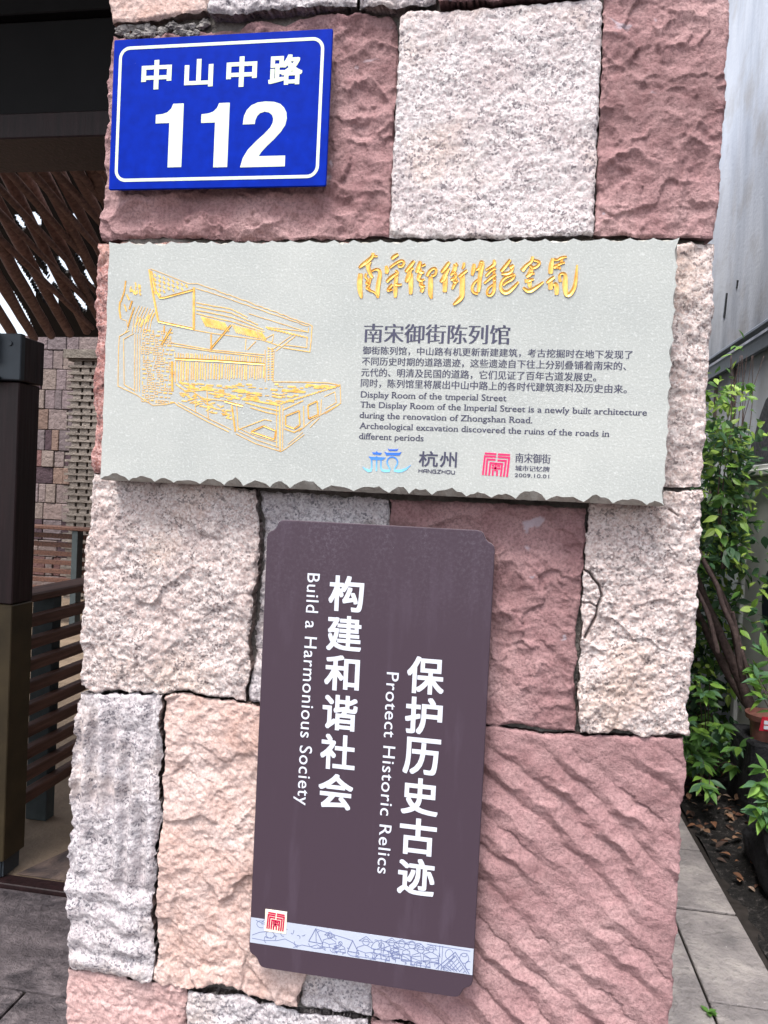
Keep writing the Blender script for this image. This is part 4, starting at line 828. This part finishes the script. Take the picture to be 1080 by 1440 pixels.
tag(m.build('brick_pier', q.m, origin=(xp, 7.3, 0), col=True), 'pale pier of stacked bricks with small gaps against the mosaic wall', 'pier')
# ---- lintel over the gateway, with an unseen overhang added to block sky light
ZL = P(75, 193, 1.36)[2]
LT = empty('gate_lintel', (-3.5, 1.4, ZL)); tag(LT, 'black stained timber lintel over the gateway, top left, with an unseen overhang added for shade', 'lintel')
M_BLACKW = plain('black_stained_wood', S(13, 10, 11), .6, .2, var=.3, vs=8)
m = MB(); m.box((-8, 1.36, ZL), (-.60, 1.62, ZL + .085), bev=.004); m.build('bottom_rail', M_WOODD, LT)
m = MB(); m.box((-8, 1.375, ZL + .087), (-.60, 1.60, ZL + .40), bev=.004); m.box((-8, 1.34, ZL + .402), (-.60, 1.60, ZL + .66), bev=.004); m.box((-8, 1.30, ZL + .662), (-.60, 1.60, ZL + 1.3), bev=.004); m.build('lintel_board', M_BLACKW, LT)
m = MB(); m.box((-8, -.35, ZL + .95), (-.585, 1.30, ZL + 1.02)); 
for k in range(12): m.box((-8 + k * .6, -.3, ZL + .88), (-7.92 + k * .6, 1.29, ZL + .948))
m.build('unseen_gate_eave', M_BLACKW, LT)
# ---- log roof
LR = empty('log_roof', (-4.5, 4.0, 2.4)); tag(LR, 'roof of slanting dark round logs with daylight showing through its gaps', 'roof')
q = NT('weathered_log'); co = q.co(); n1 = q.noise(co, 25, 5, .6); q.col(q.ramp(n1, [(.3, S(84, 64, 58)), (.7, S(132, 106, 98))])); q.rough(.8); q.bump(q.noise(co, 60, 4), .006); M_LOG = q.m
def log(a_, b_, Ya, Yb, r, ext=.12):
    A, B = P(*a_, Ya), P(*b_, Yb); d = B - A; A = A - d * .55; B = B + d * ext
    pts = [A + (B - A) * t for t in np.linspace(0, 1, 9)]; pts = [p_ + (RNG.random(3) - .5) * .006 for p_ in pts]
    m = MB(); m.tube(pts, np.linspace(r * 1.08, r * .92, 9) * (1 + (RNG.random(9) - .5) * .1), 12, wob=.04); m.build('log', M_LOG, LR, smooth=True)
for (a_, b_, r) in [((8, 200), (105, 312), .024), ((40, 198), (150, 323), .024), ((72, 198), (150, 288), .024), ((106, 196), (160, 262), .024), ((140, 196), (175, 240), .025), ((-24, 200), (80, 318), .025), ((-56, 205), (60, 330), .023), ((-88, 210), (45, 345), .023), ((-112, 226), (28, 362), .025)]:
    log(a_, b_, 2.6, 3.9, r, 1.3)
for (a_, b_, r) in [((0, 292), (98, 470), .044), ((22, 270), (122, 466), .040), ((47, 268), (140, 450), .040), ((80, 282), (150, 420), .040), ((100, 275), (156, 385), .038), ((0, 345), (72, 472), .044), ((-6, 385), (48, 475), .042), ((-20, 410), (30, 490), .042), ((122, 268), (160, 345), .038)]:
    log(a_, b_, 3.7, 5.6, r, 0.0)
for k in range(7): log((175 + 34 * k, 200), (285 + 36 * k, 325), 2.6, 3.9, .024, 1.0); log((150 + 30 * k, 285), (215 + 36 * k, 440), 3.7, 5.6, .04, 0.0)
m = MB(); m.box((-.5, .6, 4.2), (.42, 7.2, 4.28)); m.build('unseen_shade_eave', M_BLACKW, LR)  # unseen overhang added to keep sky light off the alley
# boarding above the logs, with open slots
m = MB(); rr = random.Random(8)
def onb(px, py):          # a board plane sloping away above the logs
    d = ray(px, py); n_ = np.array([0, .62, .785]); p0 = P(75, 330, 5.4); return _C + d * (n_ @ (p0 - _C)) / (n_ @ d)
holes = [(230, 300, 14, 5), (262, 360, 20, 5), (300, 320, 14, 5), (330, 400, 22, 5), (250, 420, 18, 5), (200, 345, 12, 4), (33, 229, 17, 6), (8, 236, 22, 4), (50, 309, 10, 4), (27, 313, 11, 3), (5, 313, 10, 3), (105, 308, 7, 3.5), (41, 364, 10, 4), (63, 368, 18, 3), (77, 389, 17, 5.5), (107, 396, 10, 4.5), (128, 391, 13, 5), (60, 402, 32, 6.5), (27, 388, 36, 5), (4, 436, 62, 15), (116, 363, 10, 4.5), (88, 372, 12, 3), (-20, 380, 40, 8), (112, 425, 14, 3)]
step = 2
def inhole(x, y):
    for hx, hy, a_, b_ in holes:
        p_, q_ = (x - hx) * .53 + (y - hy) * .85, (x - hx) * .85 - (y - hy) * .53
        if (abs(p_) / a_ / 1.15) ** 2.4 + (abs(q_) / b_ / 1.75) ** 2.4 < 1: return True
    return False
A0, A1, B0, B1 = -140, 420, 120, 474
for X_ in range(A0, A1, step):
    run = None
    for Y_ in range(B0, B1 + step, step):
        cx_, cy_ = X_ + step / 2, Y_ + step / 2
        hole = Y_ >= B1 or inhole(cx_, cy_)
        if not hole and run is None: run = Y_
        if hole and run is not None:
            c4 = [onb(X_, run), onb(X_ + step, run), onb(X_ + step, Y_), onb(X_, Y_)]; up = np.array([0, .03, .04])
            m.add(c4 + [p_ + up for p_ in c4], [(0, 1, 2, 3), (7, 6, 5, 4), (0, 4, 5, 1), (1, 5, 6, 2), (2, 6, 7, 3), (3, 7, 4, 0)]); run = None
m.build('roof_boarding', M_BLACKW, LR)

# ================================================================== ALLEY WALL ON THE RIGHT
XW = 1.5
q = NT('stained_plaster'); co = q.co((1, .5, .13)); co2 = q.co(); f1 = q.noise(co, 3.2, 7, .62, .5); f2 = q.noise(co, 6, 6, .62, .4); f3 = q.noise(co2, 2.2, 4, .6)
base = q.ramp(f1, [(.30, S(186, 192, 204)), (.50, S(218, 222, 232)), (.68, S(234, 237, 243))]); base = q.mix(q.ramp(f2, [(.50, 0.), (.75, .45)]), base, S(160, 160, 164))
zc = q.n('ShaderNodeSeparateXYZ'); q.l(co2, zc.inputs[0]); lo = q.n('ShaderNodeMapRange'); lo.inputs[1].default_value = 2.0; lo.inputs[2].default_value = 4.0; q.l(zc.outputs['Z'], lo.inputs[0]); lo_ = q.ramp(lo.outputs[0], [(.19, .12), (.215, .75), (.30, .75), (.55, .0)])
drip = q.mix(1, q.ramp(q.noise(co, 7, 5, .6), [(.30, 0.), (.62, 1.)]), lo_, 'MULTIPLY'); base = q.mix(drip, base, S(104, 108, 118)); base = q.mix(q.ramp(f3, [(.50, 0.), (.68, .45)]), base, S(162, 152, 142))
q.col(base); q.rough(.9); q.bump(q.noise(co2, 40, 4), .002); M_PLAST = q.m
AW = empty('alley_wall', (XW, 4, 0)); tag(AW, 'tall grey white plaster side wall with dark rain streaks right of the pillar', 'wall')
m = MB(); m.box((XW, 1.2, 0), (XW + .3, 14, 7.5)); m.build('plaster_face', M_PLAST, AW)
m = MB(); m.box((XW - .035, 1.2, 2.40), (XW - .003, 14, 2.50), bev=.006); m.tube([(XW - .055, 1.2, 2.525), (XW - .055, 14, 2.525)], .022, 10); m.build('pipe_ledge', plain('grey_pipe', S(112, 118, 130), .45, .4, var=.12), AW, smooth=False)
m = MB()
for y_, w_ in ((4.72, .06), (4.30, .05)): m.box((XW - .012, y_, 1.35), (XW - .003, y_ + w_, 2.395), bev=.003)
m.build('rusty_strap', plain('rusty_grey', S(96, 82, 80), .8, .2, var=.3, vs=9), AW)
for pp in ([(1021.5, 412), (1023.5, 412), (1020, 447), (1017.5, 447)], [(1037, 394), (1038.8, 394), (1037, 406), (1035.5, 406)]):
    c_ = [PX(x, y, XW) for x, y in pp]; m = MB(); m.add([(XW - .004, p_[1], p_[2]) for p_ in c_] + [(XW + .001, p_[1], p_[2]) for p_ in c_], [(0, 1, 2, 3), (0, 4, 5, 1), (1, 5, 6, 2), (2, 6, 7, 3), (3, 7, 4, 0)]); m.build('crack', M_BLACKW, AW)
# painted mountain on the wall
q = NT('ink_wash'); n1 = q.noise(q.co(), 40, 5, .7); q.col(q.ramp(n1, [(.35, S(52, 52, 58)), (.7, S(104, 104, 110))]))
c_ = [PX(x, y, XW) for x, y in [(1056, 650), (1057, 625), (1062, 612), (1066, 596), (1072, 578), (1078, 562), (1090, 548), (1105, 565), (1120, 600), (1130, 650)]]
m = MB(); m.add([(XW - .004, p_[1], p_[2]) for p_ in c_] + [(XW - .001, p_[1], p_[2]) for p_ in c_], [tuple(range(10))] + [(i, i + 10, (i + 1) % 10 + 10, (i + 1) % 10) for i in range(10)]); m.build('painted_mountain', q.m, AW)
# white panel box below it
XB = 1.36
y1_ = PX(1052, 700, XB)[1]; zt = PX(1060, 656, XB)[2]; zb_ = .25
BX = empty('white_cabinet', (1.43, y1_ - .5, 0)); tag(BX, 'white painted wall cabinet with moulded cap behind the leaves at the right edge', 'cabinet')
M_WPT = plain('white_paint', S(206, 206, 204), .5, .3, var=.06, vs=6)
m = MB(); m.box((XB, y1_ - 1.0, zb_), (XW - .002, y1_ - .03, zt - .06), bev=.004); m.build('cabinet_body', M_WPT, BX)
m = MB(); m.box((XB - .02, y1_ - .03, 0), (XW - .002, y1_ + .03, zt - .06), bev=.004); m.box((XB - .02, y1_ - 1.0, 0), (XW - .002, y1_ - 1.06, zt - .06), bev=.004); m.box((XB - .01, y1_ - 1.0, 0), (XW - .002, y1_ - .03, zb_), bev=.004); m.build('cabinet_frame', M_WPT, BX)
m = MB(); m.box((XB - .045, y1_ - 1.08, zt - .058), (XW - .002, y1_ + .05, zt - .025), bev=.004); m.box((XB - .03, y1_ - 1.07, zt - .024), (XW - .002, y1_ + .04, zt), bev=.004); m.build('moulded_cap', M_WPT, BX)
p_ = PX(1085, 845, XB); m = MB(); n = 24; c_ = [(p_[1] + .12 * math.cos(2 * math.pi * k / n), p_[2] + .17 * math.sin(2 * math.pi * k / n)) for k in range(n)]
m.add([(XB - .006, y, z) for y, z in c_] + [(XB + .002, y, z) for y, z in c_], [tuple(range(n))] + [(i, i + n, (i + 1) % n + n, (i + 1) % n) for i in range(n)]); m.build('dark_disc', plain('navy_paint', S(28, 32, 48), .5, .3, var=.1), BX)

# ================================================================== PLANTING BED
m = MB(); nx, ny = 40, 120; xs = np.linspace(.93, 1.5, nx); ys = np.linspace(.9, 8, ny); XX, YY = np.meshgrid(xs, ys); ZZ = -.005 + .05 * sm(.93, 1.15, XX) + .02 * fbm(XX * 8, YY * 8, 3, 4)
I = np.arange(nx * ny).reshape(ny, nx); F_ = np.stack([I[:-1, :-1], I[:-1, 1:], I[1:, 1:], I[1:, :-1]], -1).reshape(-1, 4)
q = NT('dark_soil'); co = q.co(); q.col(q.ramp(q.noise(co, 40, 5, .7), [(.35, S(15, 14, 14)), (.58, S(36, 33, 32)), (.66, S(84, 78, 76))])); q.bump(q.noise(co, 70, 5, .7), .015)
tag(mk('soil_bed', np.stack([XX, YY, ZZ], -1).reshape(-1, 3), F_.tolist(), q.m, origin=(0, 0, 0), smooth=True), kind='structure')
def leafmat(name, rgh=.45, trans=.25):
    q = NT(name); at = q.n('ShaderNodeAttribute', attribute_name='tint'); q.col(at.outputs['Color']); q.rough(rgh)
    tr_ = q.n('ShaderNodeBsdfTranslucent'); hsv = q.n('ShaderNodeHueSaturation'); hsv.inputs['Value'].default_value = 1.6; q.l(at.outputs['Color'], hsv.inputs['Color']); q.l(hsv.outputs[0], tr_.inputs[0])
    mx = q.n('ShaderNodeMixShader'); mx.inputs[0].default_value = trans; out = q.t.nodes['Material Output']; q.l(q.b.outputs[0], mx.inputs[1]); q.l(tr_.outputs[0], mx.inputs[2]); q.l(mx.outputs[0], out.inputs['Surface']); return q.m
M_LEAF = leafmat('green_leaf'); M_DRY = leafmat('dry_leaf', .8, .1)
def leaf(m, p, d, up, L, Wd, c, curl=.15, fold=.25):
    d = np.array(d, float); d /= np.linalg.norm(d) + 1e-9; sd = np.cross(d, up); sd /= np.linalg.norm(sd) + 1e-9; nn = np.cross(sd, d)
    v = []; prof = [0, .62, .95, 1, .72, .34, 0]; n = len(prof)
    for i, w_ in enumerate(prof):
        t = i / (n - 1); c0 = np.array(p) + d * L * t - nn * curl * L * t * t
        v += [c0 + sd * Wd * .5 * w_ + nn * fold * Wd * w_ * .5, c0, c0 - sd * Wd * .5 * w_ + nn * fold * Wd * w_ * .5]
    f = []
    for i in range(n - 1): f += [(3 * i, 3 * i + 1, 3 * i + 4, 3 * i + 3), (3 * i + 1, 3 * i + 2, 3 * i + 5, 3 * i + 4)]
    m.add(v, f, c)
GREENS = [S(66, 98, 48), S(82, 120, 54), S(108, 142, 60), S(52, 84, 54), S(74, 106, 76), S(140, 166, 78), S(48, 76, 50)]
def rv(r, a=1.0): return np.array([r.uniform(-a, a) for _ in range(3)])
# climbing shrub: stems rise from the pot and hang over the bed
rr = random.Random(31)
VN = empty('climbing_shrub', tuple(G(1010, 1130))); tag(VN, 'dense leafy climbing shrub between the pillar edge and the white cabinet', 'shrub')
m = MB(); mt_ = MB()
def bush(m, r, n, box, Yr, size, cols, droop=.3):
    for i in range(n):
        px, py = r.uniform(box[0], box[2]), r.uniform(box[1], box[3]); Y_ = r.uniform(*Yr); p_ = P(px, py, Y_); 
        d = rv(r); d[2] = d[2] * .6 - droop; d[1] -= .3; up = np.array([0, -.5, .8]) + rv(r, .6); L = r.uniform(size[0] * .6, size[1]); c_ = np.array(r.choice(cols)) * r.uniform(.55, 1.2)
        leaf(m, p_, d, up, L, L * r.uniform(.40, .52), c_, r.uniform(0, .3), r.uniform(.1, .35))
bush(m, rr, 1250, (955, 590, 1050, 800), (2.7, 3.6), (.05, .085), GREENS)
bush(m, rr, 190, (960, 545, 1035, 660), (2.8, 3.5), (.045, .08), GREENS[:3] + GREENS[5:6] * 2)
bush(m, rr, 420, (955, 790, 1045, 940), (3.15, 3.9), (.05, .085), GREENS)
bush(m, rr, 110, (1030, 600, 1075, 760), (2.7, 3.2), (.05, .08), GREENS)
bush(m, rr, 170, (950, 930, 1042, 1090), (3.0, 3.9), (.05, .085), GREENS)
bush(m, rr, 75, (1040, 740, 1085, 960), (2.6, 3.1), (.045, .08), GREENS)
for i in range(16):
    px, py = rr.uniform(1000, 1082), rr.uniform(480, 640); p_ = P(px, py, rr.uniform(2.8, 3.4))
    for k in range(rr.randint(3, 6)): leaf(m, p_ + rv(rr, .05), rv(rr) + np.array([0, -.2, -.2]), np.array([0, -.4, .9]) + rv(rr, .5), rr.uniform(.04, .07), rr.uniform(.02, .03), np.array(rr.choice(GREENS[:3] + [GREENS[5]])) * rr.uniform(.9, 1.3))
m.build('foliage', M_LEAF, VN, col=True)
m = MB()
def stem(m, pxs, Y, r0, r1, n=7):
    pts = np.array([P(x, y, Y + dy) for x, y, dy in pxs]); pts = smoothpl(pts, 2); m.tube(pts, np.linspace(r0, r1, len(pts)) * (1 + .15 * (RNG.random(len(pts)) - .5)), n, wob=.12)
stem(m, [(1062, 1010, 0), (1052, 985, 0), (1040, 955, .05), (1025, 920, .1), (1008, 880, .15), (990, 840, .2), (975, 800, .2)], 2.9, .030, .017)
stem(m, [(1058, 1000, 0), (1030, 960, .1), (1005, 910, .15), (985, 870, .2), (968, 840, .2)], 3.05, .026, .016)
stem(m, [(1042, 945, 0), (1035, 890, 0), (1015, 850, 0), (1010, 825, 0), (995, 800, 0), (980, 770, 0)], 2.75, .013, .011)
stem(m, [(1046, 960, 0), (1030, 880, 0), (1022, 850, 0), (1012, 830, 0), (998, 800, .05)], 2.85, .016, .010)
stem(m, [(1070, 980, 0), (1050, 940, 0), (1038, 900, 0), (1030, 860, 0)], 2.8, .014, .009)
stem(m, [(1010, 920, 0), (998, 870, 0), (990, 850, 0), (980, 830, 0)], 2.8, .012, .009)
for i in range(9): x = rr.uniform(990, 1050); stem(m, [(x, 800, 0), (x + rr.uniform(-12, 12), 700, .05), (x + rr.uniform(-10, 25), 600, .1), (x + rr.uniform(0, 40), 500, .1)], rr.uniform(2.8, 3.3), .004, .0015, 5)
m.build('stem', plain('grey_brown_bark', S(86, 72, 70), .9, .15, var=.35, vs=50, bump=.006, bs=80), VN, smooth=True)
# pot on a stone block
pc = P(1082, 1004, 2.72); ph = .115
PT = empty('flower_pot', (pc[0], pc[1], pc[2] - ph)); tag(PT, 'terracotta brown rimmed pot with a red and white tag at the right edge', 'pot')
m = MB(); n = 28; v = []; prof = [(.075, -.115), (.082, -.03), (.083, -.026), (.10, -.024), (.104, 0), (.094, 0), (.09, -.02), (0, -.02)]
for r_, z_ in prof:
    for k in range(n): v.append((pc[0] + r_ * math.cos(2 * math.pi * k / n), pc[1] + r_ * math.sin(2 * math.pi * k / n), pc[2] + z_))
f = [(a * n + k, a * n + (k + 1) % n, (a + 1) * n + (k + 1) % n, (a + 1) * n + k) for a in range(len(prof) - 1) for k in range(n)] + [tuple(range(n))[::-1]]
m.add(v, f); m.build('pot_body', plain('brown_glaze', S(112, 74, 66), .45, .4, var=.25, vs=25), PT, smooth=False)
A, B = P(1072, 1008, 2.60), P(1092, 1030, 2.60); m = MB(); m.add([(A[0], 2.60, A[2]), (B[0], 2.60, A[2]), (B[0] - .006, 2.605, B[2]), (A[0] - .008, 2.605, B[2])] + [(A[0], 2.603, A[2]), (B[0], 2.603, A[2]), (B[0] - .006, 2.608, B[2]), (A[0] - .008, 2.608, B[2])], [(0, 3, 2, 1), (4, 5, 6, 7), (0, 1, 5, 4), (1, 2, 6, 5), (2, 3, 7, 6), (3, 0, 4, 7)])
tg = m.build('red_tag', plain('red_tag_ink', S(196, 40, 60), .5, .3, var=.05), PT)
m = MB(); w_ = B[0] - A[0]; h_ = A[2] - B[2]
for u0, u1, v0, v1 in ((.18, .5, .60, .84), (.18, .45, .25, .5), (.55, .85, .25, .84)): m.box((A[0] + u0 * w_ - .003, 2.5975, A[2] - v1 * h_), (A[0] + u1 * w_ - .003, 2.5995, A[2] - v0 * h_))
m.build('tag_label', M_WHT, tg)
m = MB(); zb0 = pc[2] - ph
def lump(m, c, r, seed, n1=26, n2=16, amp=.25, flat=None):
    v = []
    for a in range(n2 + 1):
        for b in range(n1):
            th = math.pi * a / n2; ph_ = 2 * math.pi * b / n1; d = np.array([math.sin(th) * math.cos(ph_), math.sin(th) * math.sin(ph_), math.cos(th)])
            s = 1 + amp * float(fbm(np.array([d[0] * 1.6 + seed + d[2]]), np.array([d[1] * 1.6 - d[2] * 1.1]), seed, 4)[0]); p_ = np.sign(d) * np.abs(d) ** .8 * np.array(r) * s + np.array(c)
            v.append(p_)
    m.add(v, [(a * n1 + b, a * n1 + (b + 1) % n1, (a + 1) * n1 + (b + 1) % n1, (a + 1) * n1 + b) for a in range(n2) for b in range(n1)][::1])
M_ROCK = plain('dark_rock', S(42, 42, 45), .85, .2, var=.35, vs=12, bump=.02, bs=22)
m.box((pc[0] - .10, pc[1] - .10, 0.0), (pc[0] + .26, pc[1] + .22, zb0), bev=.012); tag(m.build('stone_pedestal', M_ROCK, origin=(pc[0] + .08, pc[1], 0)), 'dark stone pedestal under the brown pot', 'pedestal')
m = MB(); rk = P(1098, 1235, 1.95); lump(m, (rk[0] + .20, 1.98, .15), (.24, .40, .27), 5); tag(m.build('garden_rock', M_ROCK, origin=(rk[0], 1.95, 0), smooth=True), 'big dark rounded rock at the edge of the planting bed', 'rock')
# low shrubs with pointed leaves
def nandina(name, lab, base, sprays, r, size, bright):
    e = empty(name, base); tag(e, lab, 'shrub', 'low pointed leaf shrubs in the bed'); m = MB(); ms = MB()
    for tip in sprays:
        pts = smoothpl(np.array([base, np.array(base) * .45 + np.array(tip) * .55 + np.array([0, 0, .10]), tip]), 3); ms.tube(pts, np.linspace(.004, .0015, len(pts)), 5)
        for k in range(3):
            at_ = pts[-1 - k * 3]
            for s in (-1, 1, 0):
                d = (pts[-1] - pts[-4]) * .6 + np.array([s * .02, r.uniform(-.02, .01), r.uniform(-.02, .005)]); L = r.uniform(*size)
                leaf(m, at_, d / (np.linalg.norm(d) + 1e-9) + rv(r, .35), np.array([0, -.45, .9]) + rv(r, .3), L, L * .36, np.array(r.choice(GREENS[:3] + [GREENS[4]])) * r.uniform(.8, 1.2) * bright, .2, .2)
    ms.build('stem', bpy.data.materials['grey_brown_bark'], e); m.build('foliage', M_LEAF, e, col=True)
rr = random.Random(12)
nandina('low_shrub', 'low leafy shrub growing behind the lower right pillar edge', tuple(G(985, 1118)), [P(rr.uniform(955, 1040), rr.uniform(1015, 1085), rr.uniform(2.7, 3.3)) for i in range(48)], rr, (.055, .09), 1.0)
nandina('low_shrub', 'bright green shrub leaning in from the right above the rock', (1.32, 2.1, .03), [P(1062 + 22 * rr.random(), y, 2.0) for y in (1080, 1100, 1122, 1135, 1150)] + [P(1066, 955, 2.4), P(1070, 975, 2.4), P(1062, 940, 2.45), P(1075, 915, 2.4)], rr, (.06, .085), 1.3)
nandina('low_shrub', 'small drooping sprig of leaves beside the granite corner', tuple(G(992, 1090)), [P(977, 950, 2.6), P(998, 958, 2.6), P(990, 975, 2.6), P(985, 1105, 2.6), P(998, 1110, 2.6)], rr, (.06, .085), 1.15)
# dark hedge filling the depth of the alley
HG = empty('back_hedge', (1.1, 4.6, 0)); tag(HG, 'dark green hedge filling the shaded end of the alley', 'hedge'); m = MB(); rr = random.Random(77)
for i in range(3200):
    p_ = np.array([rr.uniform(.35, 1.48), rr.uniform(3.7, 4.9), rr.uniform(.05, 1.6)]); L = rr.uniform(.05, .09)
    leaf(m, p_, rv(rr) + np.array([0, -.3, -.3]), np.array([0, -.4, .8]) + rv(rr, .6), L, L * .5, np.array(rr.choice(GREENS)) * rr.uniform(.5, 1.0))
m.build('foliage', M_LEAF, HG, col=True); m = MB()
for i in range(14): x, y = rr.uniform(.5, 1.4), rr.uniform(4.2, 5.0); m.tube(smoothpl(np.array([(x, y, 0), (x + rr.uniform(-.1, .1), y, .8), (x + rr.uniform(-.2, .2), y, 1.6)]), 2), np.linspace(.014, .005, 10), 6)
m.build('stem', bpy.data.materials['grey_brown_bark'], HG)
# fallen leaves
m = MB(); rr = random.Random(41)
DRY = [S(120, 84, 62), S(146, 112, 88), S(98, 66, 52), S(150, 128, 112), S(84, 66, 58)]
for i in range(520):
    x, y = rr.uniform(.93, 1.45), 1.9 + 2.7 * rr.random() ** .8; L = rr.uniform(.018, .055); zz = -.005 + .05 * float(sm(.93, 1.15, np.array([x]))[0]) + rr.uniform(.012, .04); leaf(m, (x, y, zz), (rr.uniform(-1, 1), rr.uniform(-1, 1), rr.uniform(-.2, .3)), np.array([0, 0, 1]) + rv(rr, .4), L, L * .5, np.array(rr.choice(DRY)) * rr.uniform(.35, 1.0), .3, .4)
tag(m.build('leaf_litter', M_DRY, origin=(1.1, 2.5, 0), col=True), 'brown fallen leaves scattered over the dark planting bed', 'leaf litter', kind='stuff')
wp = G(996, 1425); m = MB()
for k in range(7): leaf(m, (wp[0], wp[1], .002), (rr.uniform(-1, 1), rr.uniform(-1, 1), .35), np.array([0, 0, 1]), .028, .016, np.array(GREENS[1]) * 1.2)
tag(m.build('weed_sprout', M_LEAF, origin=(wp[0], wp[1], 0), col=True), 'tiny green weed sprouting from the alley paving joint', 'weed')
